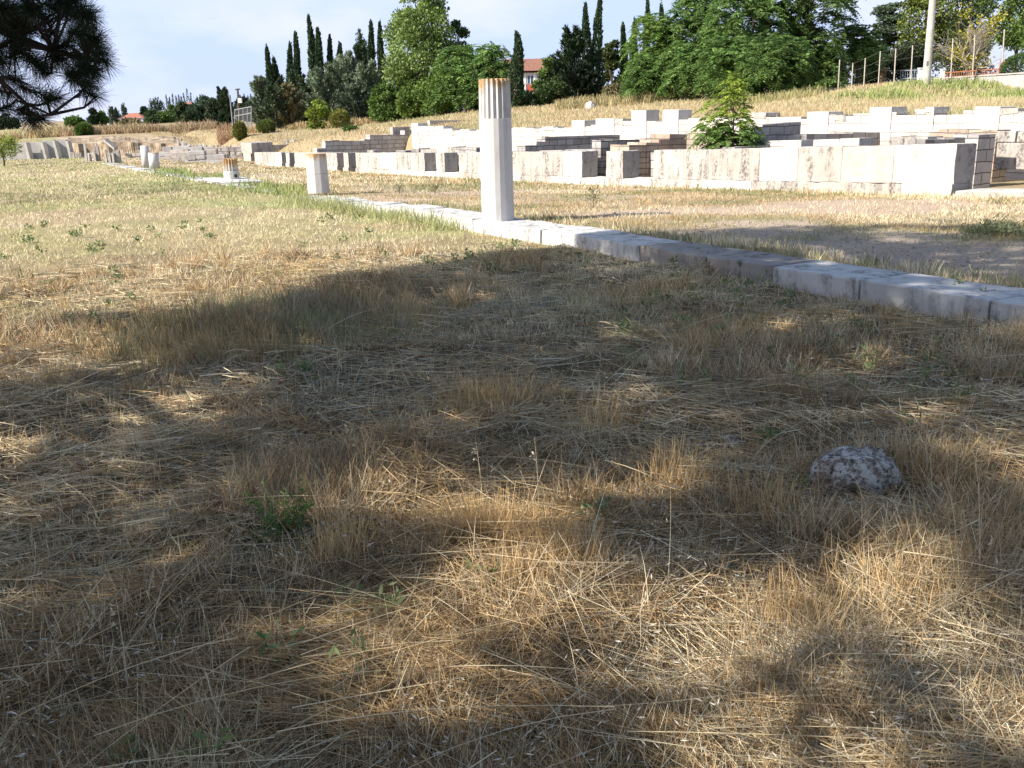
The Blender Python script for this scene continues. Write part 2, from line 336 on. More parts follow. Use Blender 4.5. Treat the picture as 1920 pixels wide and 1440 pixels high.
gr = npmesh('ground', np.stack([X.ravel(), Y.ravel(), Z.ravel()], 1), F, GROUND, cols=np.stack([e, g, gv], 1), smooth=True); gr['kind'] = 'structure'

_h = gr.data.attributes.new('NearDark', 'FLOAT', 'POINT'); _h.data.foreach_set('value', ((VV.ravel() < .1)*sm(far.ravel(), 17, 9)*(.45+.5*fbm(X.ravel()*.8, Y.ravel()*.8, 77))).astype(np.float32))  # soil darkens on the viewer's side of the kerb, fading out with distance
from mathutils import noise as mnoise
def weather(o, cuts=5, amp=.014, freq=3.0, seed=0.0):
    import bmesh
    bm = bmesh.new(); bm.from_mesh(o.data); bmesh.ops.subdivide_edges(bm, edges=[e for e in bm.edges if e.calc_length() > .12], cuts=cuts, use_grid_fill=True)
    mw = o.matrix_world
    for v in bm.verts:
        c = v.co*freq+Vector((seed, seed*.7, 0)); d = Vector((mnoise.noise(c), mnoise.noise(c+Vector((9, 0, 0))), mnoise.noise(c+Vector((0, 9, 0)))))+.6*Vector((mnoise.noise(c*3.1), mnoise.noise(c*3.1+Vector((9, 0, 0))), mnoise.noise(c*3.1+Vector((0, 9, 0))))); v.co += d*amp
    bm.to_mesh(o.data); bm.free(); return o
# ================================================================== kerb and columns
def groundpt(px, py, dz=0): return hit_lawn(px, py, dz)
kerb_u = lambda px: float(uv(*plan(px, 265+.1538*(px+36), 0.0))[0])
JP = [2330, 2120, 1858, 1612, 1449, 1325, 1198, 1100, 1012.5, 940, 885, 827, 775, 735, 700, 670, 640]
kerb = empty('stone_kerb', (*XY(10, .3), 0), label='long low kerb of white marble blocks crossing the dry lawn below the columns', cat='kerb')
for i, (a, b2) in enumerate(zip(JP[:-1], JP[1:])):
    ua, ub = kerb_u(a), kerb_u(b2); dark = b2 in (1325, 1198)
    mb = MB(); p = XY(ua+.004, random.uniform(-.012, .012)); h = .42; zt = float(kerb_top(ua)); dzz = float(kerb_top(ub))-zt
    off = random.uniform(-.012, .012); wd = .66+random.uniform(-.03, .03)
    mb.box((p[0], p[1], zt-h+off), KD, ND, ub-ua-.022, wd, h, jit=.009)
    mb.v = [(x, y, z + dzz*((np.array([x, y])-p) @ KD)/(ub-ua)) for x, y, z in mb.v]
    o = weather(mb.build('kerb_block', DARKST if dark else KERBST, kerb, bevel=.012), 7, .010, 3.5)
    if dark: o['label'] = 'black stained kerb block'
    # thin paving slab top course
u = kerb_u(640)
while u < 66:
    L = random.uniform(1.0, 1.6); p = XY(u, random.uniform(-.03, .03)); zt = float(kerb_top(u))+random.uniform(-.02, .015)
    hid = kerb_u(575) < u < kerb_u(462)
    if not (hid and random.random() < .55): zt -= .03*hid; mb = MB(); mb.box((p[0], p[1], zt-.3), KD, ND, L-.02-.3*random.random()*(u > 20), .60+random.uniform(-.10, .03), .3, jit=.012); weather(mb.build('kerb_block', random.choice([WEATHER, KERBST]) if u > 20 else KERBST, kerb, bevel=.012), 5, .012)
    u += L
# platform slab beneath the lichen covered stump
q = groundpt(438, 339, .06)
mb = MB(); u0, v0 = uv(q[0], q[1]); p = XY(u0-1.0, v0-.55); mb.box((p[0], p[1], q[2]-.2), KD, ND, 3.4, 1.3, .22, jit=.02)
tag(mb.build('stone_slab', KERBST, bevel=.02), 'flat white slab under the orange topped column stump', 'slab')
def colmat(name, z0, z1, base, lich, dirt=.12):
    m, t, b = newmat(name, .8); n1 = noise(t, 7, 7); n2 = noise(t, 3, 6, sc=(2.2, 2.2, .5)); n3 = noise(t, 34, 6)
    c = t.nodes.new('ShaderNodeTexCoord'); s = t.nodes.new('ShaderNodeSeparateXYZ'); t.links.new(c.outputs['Object'], s.inputs[0])
    mr = t.nodes.new('ShaderNodeMapRange'); mr.inputs['From Min'].default_value = z0; mr.inputs['From Max'].default_value = z1; t.links.new(s.outputs['Z'], mr.inputs['Value'])
    ad = t.nodes.new('ShaderNodeMath'); ad.operation = 'MULTIPLY_ADD'; ad.inputs[1].default_value = 1.6; t.links.new(n2.outputs['Fac'], ad.inputs[0]); t.links.new(mr.outputs[0], ad.inputs[2])
    f = ramp(t, ad.outputs[0], [(.52, 0), (.62, 1)]) if False else None
    l = t.nodes.new('ShaderNodeMapRange'); l.inputs['From Min'].default_value = 1.32; l.inputs['From Max'].default_value = 1.62; t.links.new(ad.outputs[0], l.inputs['Value'])
    col = mix(t, ramp(t, n1.outputs['Fac'], [(.4, 0), (.75, dirt)]).outputs[0], mix(t, ramp(t, n2.outputs['Fac'], [(.52, 0), (.72, .55)]).outputs[0], base, (.40, .37, .34)), (.25, .22, .2))
    mm = t.nodes.new('ShaderNodeMath'); mm.operation = 'MULTIPLY'; t.links.new(l.outputs[0], mm.inputs[0]); t.links.new(ramp(t, n3.outputs['Fac'], [(.36, .3), (.52, 1)]).outputs[0], mm.inputs[1])
    mm2 = t.nodes.new('ShaderNodeMath'); mm2.operation = 'MULTIPLY'; mm2.inputs[1].default_value = lich; t.links.new(mm.outputs[0], mm2.inputs[0])
    col = mix(t, mm2.outputs[0], col, mix(t, n1.outputs['Fac'], (.62, .34, .07), (.20, .13, .08)))
    t.links.new(col, b.inputs['Base Color']); bump(t, b, n3.outputs['Fac'], .25, .006); return m
def fluted(h, r0, r1, name, mat, parent, z0, flutes=20, depth=.022, ph=0):
    V = []; F = []; k = 6; n = flutes*k; lev = [0, .02, .5, .98, 1] if h > .3 else [0, .5, 1]
    for t_ in lev:
        r = r0+(r1-r0)*t_
        for i in range(n):
            a = 2*math.pi*i/n+ph; f = (i % k)/k; d = depth*math.sin(math.pi*f)*1.0 if (i % k) else 0
            V.append(((r-d)*math.cos(a), (r-d)*math.sin(a), z0+h*t_+ (random.uniform(-.006, .004) if t_ == 1 else 0)))
    for j in range(len(lev)-1):
        for i in range(n): F.append((j*n+i, j*n+(i+1) % n, (j+1)*n+(i+1) % n, (j+1)*n+i))
    F.append(tuple(range((len(lev)-1)*n, len(lev)*n))); F.append(tuple(range(n-1, -1, -1)))
    return npmesh(name, V, F, mat, parent, world=False)
def plain(h, r0, r1, name, mat, parent, z0, sides=20, ph=0, smooth=False):
    V = []; F = []
    for t_ in (0, 1):
        for i in range(sides): a = 2*math.pi*i/sides+ph; r = r0+(r1-r0)*t_; V.append((r*math.cos(a), r*math.sin(a), z0+h*t_))
    for i in range(sides): F.append((i, (i+1) % sides, sides+(i+1) % sides, sides+i))
    F.append(tuple(range(sides, 2*sides))); F.append(tuple(range(sides-1, -1, -1)))
    o = npmesh(name, V, F, mat, parent, world=False)
    if smooth:
        for p_ in o.data.polygons:
            if len(p_.vertices) == 4: p_.use_smooth = True
    return o
def column(px, pyb, pyt, wpx, kind, label, lich=0.0, split=None, smooth=False, dv=.0, rot=0.02):
    # the base's near edge is seen at pyb; the axis stands half a diameter behind it
    q = groundpt(px, pyb, .20 - .15*float(sm(groundpt(px, pyb)[0]*KD[0]+groundpt(px, pyb)[1]*KD[1], 15, 24)))
    zc = project(q)[2]; r = wpx/2/FPX*zc; d = norm(np.array([q[0], q[1]])); c = np.array([q[0], q[1]])+d*r*.9; z0 = q[2]-.01
    h = P(px, pyt, c[1])[2]-z0
    root = empty('column', (c[0], c[1], z0), rot, label=label, cat='column', group='columns standing along the kerb')
    view = math.atan2(-c[1], -c[0]); ph = view + math.radians(2+9)-rot
    if kind == 'tall':
        hs = P(px, split, c[1])[2]-z0
        plain(hs, r, r*.965, 'plain_drum', colmat('column_marble', 90, 99, (.55, .54, .53), 0), root, 0, ph=ph)
        fluted(h-hs-.003, r*.968, r*.93, 'fluted_drum', colmat('column_fluted_marble', h-.42, h+.05, (.55, .53, .51), .95, .3), root, hs+.003, ph=ph, depth=.030)
    elif kind == 'stump':
        hs = P(px, split, c[1])[2]-z0
        plain(hs, r*1.04, r, 'plain_drum', colmat('stump_base_marble', 90, 99, (.60, .57, .52), 0, .5), root, 0, ph=ph, smooth=False)
        fluted(h-hs-.003, r*1.0, r*.95, 'fluted_drum', colmat('stump_fluted_marble', hs-.1, h-.05, (.60, .55, .47), 1.0, .6), root, hs+.003, ph=ph, depth=.05, flutes=16)
        a = view+.55; m2 = MB(); m2.tube([(r*1.0*math.cos(a), r*1.0*math.sin(a), hs*.48), (r*1.06*math.cos(a), r*1.06*math.sin(a), hs*.48)], .06, 10)
        tag(m2.build('socket', flat('socket_dark', (.05, .045, .04)), root, world=False), 'dark round socket')
    elif kind == 'two':
        hs = P(px, split, c[1])[2]-z0
        plain(hs-.004, r*1.02, r*.99, 'lower_drum', colmat('low_column_marble', 90, 99, (.55, .54, .53), 0), root, 0, sides=12, ph=view+math.radians(16)-rot)
        plain(h-hs, r*.99, r*.95, 'upper_drum', colmat('low_column_top_marble', h-hs+.1, h+.06, (.55, .54, .52), 1.0, .2), root, hs+.003, sides=12, ph=view+math.radians(16)-rot)
    else:
        plain(h, r, r*.95, 'shaft', colmat('far_column_marble', h-.25, h+.05, (.62, .60, .58), lich, .3), root, 0, sides=28, smooth=True)
    return root
column(934, 414, 148, 62, 'tall', 'tall white column with a fluted upper drum and a plain faceted shaft on the kerb', split=222)
column(598, 362, 288, 41, 'two', 'waist high white faceted column with orange lichen running down its top', split=325)
column(435, 338, 297, 28, 'stump', 'short squat column stump with fluted orange lichened top and a round socket hole', split=320)
column(275.5, 314, 273, 15.5, 'plain', 'distant smooth white column, the taller one of the touching pair', rot=.4)
column(290.5, 316, 286, 19, 'plain', 'distant smooth white column with rusty top, the shorter one of the touching pair', lich=.8, rot=.2)

# ================================================================== front wall of block courses
KR = -KD                                                     # towards the right end
def w1_block(name, px0, px1, mat, parent, thick=.6, dv=0.0, plinth=False):
    yb0, yb1 = pxline(W1B, px0), pxline(W1B, px1); yt0, yt1 = pxline(W1T, px0), pxline(W1T, px1)
    A = XY(0, V1+dv); s0, zb0 = onplane(px0, yb0, A, KD); s1, zb1 = onplane(px1, yb1, A, KD); _, zt0 = onplane(px0, yt0, A, KD); _, zt1 = onplane(px1, yt1, A, KD)
    p0 = XY(s0, V1+dv); p1 = XY(s1, V1+dv); g = .006
    if plinth:
        zt0, zt1 = zb0-.006, zb1-.006; zb0 -= .55; zb1 -= .55; p0 = XY(s0, V1-.05); p1 = XY(s1, V1-.05); thick += .08
    q0 = p0+KR*g; q1 = p1; n3 = ND*thick; j = lambda: random.uniform(-.006, .006)
    o_ = j()*1.2; mb = MB(); L = abs(s0-s1)
    f = [(q0[0], q0[1], zb0), (q1[0], q1[1], zb1), (q1[0], q1[1], zt1+o_), (q0[0], q0[1], zt0+o_)]
    k = [(x+n3[0], y+n3[1], z) for x, y, z in f]
    u8 = [(0, zb0), (L, zb1), (L, zt1), (0, zt0)]
    mb.poly(f, u8); mb.poly([k[1], k[0], k[3], k[2]], u8); mb.poly([f[1], k[1], k[2], f[2]], u8); mb.poly([k[0], f[0], f[3], k[3]], u8)
    mb.poly([f[3], f[2], k[2], k[3]], u8); mb.poly([k[0], k[1], f[1], f[0]], u8)
    return weather(shaded_ends(mb.build(name, mat, parent, bevel=.012 if not plinth else .02)), 6, .017 if not plinth else .03, 2.6)
def anchor(px, v): return XY(float(uv(*plan(px, 290, v))[0]), v)
WM = {'w': WEATHER, 'c': CLEAN, 'p': PINK, 'm': stone('cream_limestone', (.48, .435, .385), (.11, .10, .09), 1.0)}
def w1_seg(label, pxs, mats):
    a = anchor(pxs[-1], V1); root = empty('block_wall', (a[0], a[1], w1base(uv(*a)[0])-.3), label=label, cat='stone wall', group='lengths of the low block wall behind the columns')
    for a_, b_, c in zip(pxs[:-1], pxs[1:], mats): w1_block('wall_block', a_, b_, WM[c], root)
    n = max(1, int(len(pxs)*.8)); e = np.linspace(pxs[0], pxs[-1], n+1)
    for a_, b_ in zip(e[:-1], e[1:]): w1_block('plinth_block', a_+random.uniform(-.5, 0)*(a_ > pxs[0]), b_, random.choice([WM['m'], CLEAN, WEATHER]), root, plinth=True)
w1_seg('longest right hand length of low block wall with one clean white end block', [1225, 1280, 1314, 1422, 1493, 1575, 1672, 1787], 'mwwcwpc')
w1_seg('narrow pier of pale blocks between the two open doorways', [1136, 1167.5], 'm')
w1_seg('length of pale block wall directly right of the tall column, left of the doorways', [861, 895, 965, 1017.6, 1055, 1091], 'mmwwc')
w1_seg('narrow pale pier left of the tall column between two dark recesses', [818, 834], 'm')
w1_seg('length of pale block wall between the waist high column and the tall column', [668, 712.5, 744, 770, 796.5], 'mcwm')
w1_seg('narrow pale pier close behind the waist high column', [645, 654], 'm')
w1_seg('length of pale block wall passing behind the waist high column', [553, 575, 600, 622, 633], 'mpwm')
w1_seg('small far pier left of the waist high column', [537, 543.5], 'm')
w1_seg('far pale length of block wall just right of the tower like wall end', [478, 492, 505, 518, 529], 'mwmc')
# thresholds lying in the openings
for i, (a_, b_, lb) in enumerate([(1091, 1136, 'pale threshold slab in the left open doorway'), (1167.5, 1225, 'pale threshold slab in the right open doorway'), (796.5, 818, 'low threshold in the recess left of the tall column'), (834, 861, 'low threshold in the recess touching the tall column')]):
    o = w1_block('threshold_slab', a_+.5, b_-.5, CLEAN, None, plinth=True); tag(o, lb, 'stone slab')
p0 = P(1790, 358, 18.1); p1 = P(1990, 362, 17.5)
mb = MB(); d = norm((p1-p0)[:2]); mb.box((p0[0], p0[1], p0[2]-.4), d, ND, 3.4, .7, .4, jit=.01); tag(mb.build('threshold_slab', CLEAN, bevel=.02), 'long white step slab running right from the wall end', 'stone slab')
# left end tower of the wall
a = anchor(466, V1); root = empty('wall_end_tower', (a[0], a[1], w1base(67)-.3), label='taller square block end of the far left of the low wall', cat='stone wall')
w1_block('wall_block', 457, 471, WM['m'], root, thick=1.6)
A = XY(0, V1)
s0, zb = onplane(453, 287, A, KD); s1, zt = onplane(471, 268.5, A, KD); mb = MB(); p = XY(s0, V1); mb.box((p[0], p[1], zb+.03), KR, ND, abs(s0-s1)-.1, 1.5, zt-zb, jit=.03); mb.build('wall_block', WEATHER, root, bevel=.02)

# ================================================================== walls drawn by their profile
MAS_W = masonry('white_masonry', (.59, .55, .50), (.27, .23, .19), .95, .24, .45, var=.18, msz=.011); MAS_G = masonry('grey_masonry', (.46, .43, .41), (.13, .12, .11), .55, .24, .35, .3)
MAS_B = masonry('brown_masonry', (.44, .355, .28), (.15, .12, .10), .8, .17, .35, .3); MAS_D = masonry('dark_masonry', (.40, .375, .355), (.11, .10, .095), .5, .2, .5, .4)
def profwall(name, A, d, back, steps, zbot, thick, mat, parent=None, jit=.012, world=True):
    """steps: (px0, px1, ytop[, ytop1]); wall front is the upright plane through A along d, stone behind it along back"""
    out_ = []
    for st in steps:
        y0 = st[2]; y1 = st[3] if len(st) > 3 else st[2]
        s0, z0 = onplane(st[0], y0, A, d); s1, z1 = onplane(st[1], y1, A, d); out_ += [(s0, z0), (s1, z1)]
    o2 = [out_[0]]
    for p in out_[1:]:
        if abs(p[0]-o2[-1][0]) < .004 and abs(p[1]-o2[-1][1]) < .004: continue
        o2.append(p)
    o2 = [(s+random.uniform(-jit, jit)*.6, z+random.uniform(-jit, jit)) for s, z in o2]
    mb = MB(); W3 = lambda s, z, t: (A[0]+d[0]*s+back[0]*t, A[1]+d[1]*s+back[1]*t, z)
    zb = zbot if not callable(zbot) else None
    for (s0, z0), (s1, z1) in zip(o2[:-1], o2[1:]):
        if abs(s1-s0) < .03:                                    # a riser in the outline
            mb.poly([W3(s0, z0, 0), W3(s1, z1, 0), W3(s1, z1, thick), W3(s0, z0, thick)], [(0, z0), (0, z1), (thick, z1), (thick, z0)]); continue
        b0 = zb if zb is not None else zbot(A+d*s0); b1 = zb if zb is not None else zbot(A+d*s1)
        mb.poly([W3(s0, b0, 0), W3(s1, b1, 0), W3(s1, z1, 0), W3(s0, z0, 0)], [(s0, b0), (s1, b1), (s1, z1), (s0, z0)])
        mb.poly([W3(s1, b1, thick), W3(s0, b0, thick), W3(s0, z0, thick), W3(s1, z1, thick)], [(s1, b1), (s0, b0), (s0, z0), (s1, z1)])
        mb.poly([W3(s0, z0, 0), W3(s1, z1, 0), W3(s1, z1, thick), W3(s0, z0, thick)], [(s0, 0), (s1, 0), (s1, thick), (s0, thick)])
    for (s, z) in (o2[0], o2[-1]):
        b0 = zb if zb is not None else zbot(A+d*s); mb.poly([W3(s, b0, 0), W3(s, z, 0), W3(s, z, thick), W3(s, b0, thick)], [(0, b0), (0, z), (thick, z), (thick, b0)])
    o = mb.build(name, mat, parent, world=world)
    return shaded_ends(o) if abs(d[0]-KD[0]) < 1e-6 and abs(d[1]-KD[1]) < 1e-6 else o
def under(dz=.3): return lambda p: tz(p[0], p[1])-dz
lowfloor = lambda p: float(w1base(uv(p[0], p[1])[0]))-.45
# the long back wall
A2 = XY(0, V2)
W2S = [(1960, 1909, 210), (1909, 1876, 204, 'p'), (1876, 1828.6, 200.5, 'P'), (1828.6, 1807, 208), (1807, 1780, 215), (1780, 1752, 216), (1752, 1734.7, 201.5, 'p'), (1734.7, 1716, 206, 'p'), (1716, 1681, 216.5),
       (1681, 1672, 210), (1672, 1640, 202, 'P'), (1640, 1631.6, 202.6, 'P'), (1631.6, 1600, 213), (1600, 1585.6, 218), (1585.6, 1566, 216.5, 'p'), (1566, 1553.5, 214), (1553.5, 1514, 210.6, 'P'), (1514, 1502, 223), (1502, 1470, 219), (1470, 1444, 220.5),
       (1444, 1436, 219), (1436, 1403, 211.5, 'p'), (1403, 1360, 222), (1360, 1345, 219), (1345, 1315, 222), (1315, 1290, 221), (1290, 1272, 224), (1272, 1243, 206.5, 'P'), (1243, 1228, 229), (1228, 1212, 227.5), (1212, 1184, 207.5, 'P'), (1184, 1168, 228, 'p'),
       (1168, 1151, 224, 'p'), (1151, 1117, 223.5, 'P'), (1117, 1108, 234), (1108, 1096, 237), (1096, 1072, 226.5, 'P'), (1072, 1057, 239), (1057, 1046, 241), (1046, 1037, 239.5), (1037, 1016, 238, 'p'), (1016, 1000, 241), (1000, 985, 239.5), (985, 961, 239),
       (961, 935, 241), (935, 915, 243), (915, 893, 243.5), (893, 880, 245.5), (880, 862, 242.5), (862, 848, 244.5), (848, 831, 241.5), (831, 818.8, 237.5, 'p'), (818.8, 812.6, 237), (812.6, 783.5, 237.5, 'p'), (783.5, 771, 231.3, 'P')]
def w2z(p): return float(w1base(uv(p[0], p[1])[0]))-.4
a = XY(30, V2); root = empty('back_retaining_wall', (a[0], a[1], tz(*XY(30, V2-1))-.1), label='long bright retaining wall with broken stepped top in front of the grassy bank', cat='stone wall')
profwall('masonry', A2, KD, ND, [s_[:3] for s_ in W2S], w2z, .55, MAS_W, root)
for s_ in W2S:
    if len(s_) > 3:
        big = s_[3] == 'P'; A = XY(0, V2-(.035 if big else .02))
        o = profwall('pier' if big else 'coping_block', A, KD, ND, [(s_[0], s_[1], s_[2]-.8)], (lambda p: w2z(p)) if big else (lambda p: EYE + ray(s_[0], s_[2]+random.uniform(5, 12))[2]*p[1]), .62, CLEAN if big else random.choice([CLEAN, WM['m']]), root)
# ledge course along the right part of the back wall
o = profwall('ledge', XY(0, V2-.28), KD, ND, [(1980, 1700, 242.5, 243.5), (1700, 1510, 244, 250)], w2z, .25, MAS_W, root)

CAT = 'stone wall'
def wall(name, label, kind, steps, v=None, start=None, mat=None, thick=.5, zb=None, group=None):
    """kind 'front': plane parallel to the kerb at v; kind 'cross': runs back from the point seen at px=start[0], at start[1]=v"""
    if kind == 'front': A = XY(0, v); d = KD; back = ND; ref = plan(steps[0][0], steps[0][2], v)
    else: A = plan(start[0], 283, start[1]); d = ND; back = KD; ref = A
    z0 = (zb or lowfloor)(ref); root = empty(name, (ref[0], ref[1], z0), label=label, cat=CAT)
    if group: root['group'] = group
    profwall('stone_courses', A, d, back, steps, zb or lowfloor, thick, mat or MAS_G, root, jit=.02)
    return root
G2 = 'low ruined walls between the front and back walls'
T1 = V1+.62
wall('cross_wall', 'grey stone masonry wall joining the front wall to the left end of the back wall', 'cross', [(594, 610, 279, 277.5), (610, 684, 264), (684, 694, 261), (694, 727, 253), (727, 759, 252.5), (759, 771.5, 244)], start=(594, T1), mat=MAS_G, thick=.7, group=G2)
wall('cross_wall', 'dark stepped masonry wall in front of the back wall, right of the tall column', 'cross', [(985, 1006, 273), (1006, 1022, 266), (1022, 1040, 257), (1040, 1162, 255.5, 253)], start=(985, T1), mat=MAS_D, thick=.6, group=G2)
wall('cross_wall', 'dark low masonry wall with a pale block at its near end, above the left doorway', 'cross', [(1127, 1150, 264), (1150, 1200, 262.5, 261), (1200, 1246, 260.5, 259)], start=(1127, T1+.3), mat=MAS_D, thick=.5, group=G2)
wall('stepped_wall', 'brown stepped wall climbing to the right above the right doorway', 'cross', [(1180, 1212, 273), (1212, 1236, 268), (1236, 1256, 261), (1256, 1292, 252)], start=(1180, T1+.3), mat=MAS_B, thick=1.0, group=G2)
wall('cross_wall', 'sunlit reddish masonry wall left of the young bright tree', 'front', [(1400, 1330, 249.5), (1330, 1288, 251)], v=V1+2.6, mat=MAS_B, thick=.6, group=G2)
wall('low_wall', 'dark topped thick wall hugging the back of the front wall, right of the young tree', 'cross', [(1378, 1440, 277, 273.5), (1440, 1545, 271.5, 269.5)], start=(1378, T1), mat=MAS_D, thick=.45, group=G2)
wall('cross_wall', 'grey stone wall with a recess behind the young tree trunk', 'cross', [(1400, 1430, 240, 238), (1430, 1502, 234, 229)], start=(1400, T1+1.6), mat=MAS_G, thick=.5, group=G2)
wall('low_wall', 'low pale wall of small square blocks left of the narrow doorway jamb', 'front', [(1502, 1420, 263.5, 265)], v=V1+1.8, mat=MAS_W, thick=.45, group=G2)
wall('cross_wall', 'dark long course under the right part of the back wall', 'cross', [(1512, 1600, 251.5, 250.5), (1600, 1656, 249.5, 248), (1656, 1745, 246.5, 243.5)], start=(1512, V1+3.2), mat=MAS_D, thick=.5, group=G2)
wall('low_wall', 'low pale wall of separate square blocks above the pinkish front block', 'front', [(1612, 1575, 260.5), (1575, 1525, 261.5)], v=V1+1.7, mat=CLEAN, thick=.5, group=G2)
wall('low_wall', 'low grey wall behind the clean white end block', 'front', [(1740, 1690, 256), (1690, 1668, 257)], v=V1+1.5, mat=WEATHER, thick=.5, group=G2)
wall('cross_wall', 'beige broken wall with rounded stones right of the dark course', 'front', [(1870, 1812, 243.5), (1812, 1760, 243), (1760, 1743, 247)], v=V1+4.2, mat=MAS_B, thick=.5, group=G2)
wall('cross_wall', 'dark wall top behind the clean white end block, running right', 'cross', [(1735, 1790, 263, 261), (1790, 1842, 259, 258)], start=(1735, V1+.9), mat=MAS_D, thick=.5, zb=under(.3), group=G2)
wall('cross_wall', 'grey rough wall in shade between the wall end and the big sunlit blocks', 'cross', [(1836, 1867, 252, 250)], start=(1836, V1+2.2), mat=MAS_G, thick=.6, zb=under(.3), group=G2)
A = XY(0, V1+3.4); rootB = empty('big_block_wall', (*plan(1900, 290, V1+3.4), tz(*plan(1900, 290, V1+3.4))-.1), label='wall of two courses of big sunlit blocks at the right edge', cat=CAT)
for i, (a_, b_, y0, y1) in enumerate([(1866, 1932, 268, 299), (1932, 2010, 268, 302), (1866, 1905, 246, 267.3), (1905, 1955, 246, 267.5), (1955, 2010, 246, 268)]):
    s0, z0 = onplane(a_, y1, A, KD); s1, z1 = onplane(b_, y0, A, KD); p = XY(s0, V1+3.4+random.uniform(0, .02)); mb = MB(); mb.box((p[0], p[1], z0-(.2 if y1 > 280 else -.01)), KR, ND, abs(s1-s0)-.015, .6, z1-z0+(.2 if y1 > 280 else -.01), jit=.01)
    mb.build('wall_block', random.choice([WM['m'], WEATHER]), rootB, bevel=.025)
# doorway interior: big grey slabs seen through the right opening, rubble through the left one
wall('cross_wall', 'grey slab wall visible through the right open doorway', 'front', [(1230, 1190, 286, 287)], v=V1+1.7, mat=MAS_G, thick=.4, group=G2)
wall('cross_wall', 'rubble wall visible through the left open doorway', 'front', [(1160, 1090, 287, 288)], v=V1+3.2, mat=MAS_G, thick=.4, group=G2)
wall('low_wall', 'low dark ledge just behind the wall right of the tall column', 'front', [(1120, 1060, 281), (1060, 1000, 281.5), (1000, 940, 282.5)], v=V1+1.2, mat=MAS_G, thick=.5, group=G2)
for st, y, c, lb in [((893, 852), 276.5, MAS_D, 'long dark block lying behind the wall, touching the tall column'), ((851.5, 836), 275, WEATHER, 'grey square block standing on the wall top left of the tall column'), ((835.5, 818), 277.5, CLEAN, 'bright low block left of the grey square block'), ((817, 788), 280, WEATHER, 'low weathered block near the foot of the bright back wall'), ((785, 771), 278.5, MAS_D, 'small dark block at the foot of the back wall corner')]:
    wall('stone_block', lb, 'front', [(st[0], st[1], y)], v=V1+.75, mat=c, thick=.55)
for st, y, lb in [((700, 688), 281.5, 'small dark block on the far wall left of the back wall corner'), ((760, 742), 282, 'row of little stones near the grey masonry wall')]:
    wall('stone_block', lb, 'front', [(st[0], st[1], y)], v=V1+.8, mat=MAS_D, thick=.4)
# arch niche block on the grey wall
wall('arch_stone', 'rough dark hollow boulder at the near end of the grey masonry wall', 'front', [(628, 622, 266), (622, 615, 263.5), (615, 610, 267)], v=V1+2.5, mat=DARKST, thick=.5)
# walls further away on the left
far_b = lambda p: tz(p[0], p[1])-.4
wall('low_wall', 'long grey low wall in the distance beyond the waist high column', 'cross', [(493, 551, 273, 270.5), (551, 620, 262.5, 261.5)], start=(493, V1+3.5), mat=WEATHER, thick=.6, zb=far_b)
for a_, b_, y, lb in [(478, 493, 272, 'pale wall end nearest the tower like wall end'), (531, 538, 263, 'far upright white block beside the grey low wall'), (541, 548, 262.5, 'far narrow white block on the grey low wall'), (573, 581, 258, 'first of the far white blocks on the wall above the waist high column'),
                      (585, 594, 258.5, 'middle far white block on the wall above the waist high column'), (598, 607, 257.5, 'grey square far block above the waist high column'), (615, 640, 260, 'far scattered rubble block left of the little bush'), (640, 652, 257, 'far pale rubble stone beside the little bush')]:
    Yd = 80; p = P(a_, y, Yd); q2 = P(b_, y, Yd); g = tz(p[0], p[1]); mb = MB(); h = max(.3, p[2]-g+.25); mb.box((p[0], p[1], p[2]-h), (1, 0), (.3, .95), q2[0]-p[0], .7, h, jit=.05); tag(mb.build('stone_block', random.choice([CLEAN, WEATHER, WM['m']]), bevel=.03), lb, 'stone block', 'far white blocks on the low walls')
wall('retaining_wall', 'far grey concrete wall on the bank behind the left end of the back wall', 'cross', [(806, 897, 225.5, 225.5), (897, 960, 227, 229)], start=(806, V2+4.5), mat=CONC, thick=.4, zb=lambda p: tz(p[0], p[1])-.3)
wall('low_wall', 'grey block wall stub at the corner above the grey masonry', 'cross', [(736, 768, 238.5, 238)], start=(736, V2-.6), mat=WEATHER, thick=.5, zb=lambda p: tz(p[0], p[1])-.3)

# small white standing stones of the distant rooms
def slab(px0, px1, ytop, ybase, Y, mat, label, lean=0, group='distant white standing slabs', name='standing_stone', thick=None, side=None):
    p = P(px0, ybase, Y); q = P(px1, ybase, Y); g = tz((p[0]+q[0])/2, Y); zt = P(px0, ytop, Y)[2]; w = q[0]-p[0]; zb = min(g, p[2])-.15
    mb = MB(); mb.box((p[0], p[1], zb), (1, 0) if side is None else side, (-.2, .98), w, thick or .45, zt-zb, jit=.03)
    if lean: mb.v = [(x+lean*(z-zb), y, z) for x, y, z in mb.v]
    return tag(mb.build(name, mat, bevel=.015), label, 'stone', group)
random.seed(3)
x = 333
k = 0
while x < 452:
    w = random.uniform(1.6, 4.6); y = 269.5 + random.uniform(-3.5, 3.0) + (4 if x > 388 else 0); 
    if x < 345: y = 263+ (x-333)*.4
    slab(x, x+w, y, 278, 84+random.uniform(-3, 6), CLEAN if random.random() < .75 else WEATHER, 'small distant white standing stone in the crowded row beyond the kerb', lean=random.uniform(-.15, .15)); x += w+random.uniform(.6, 2.6)
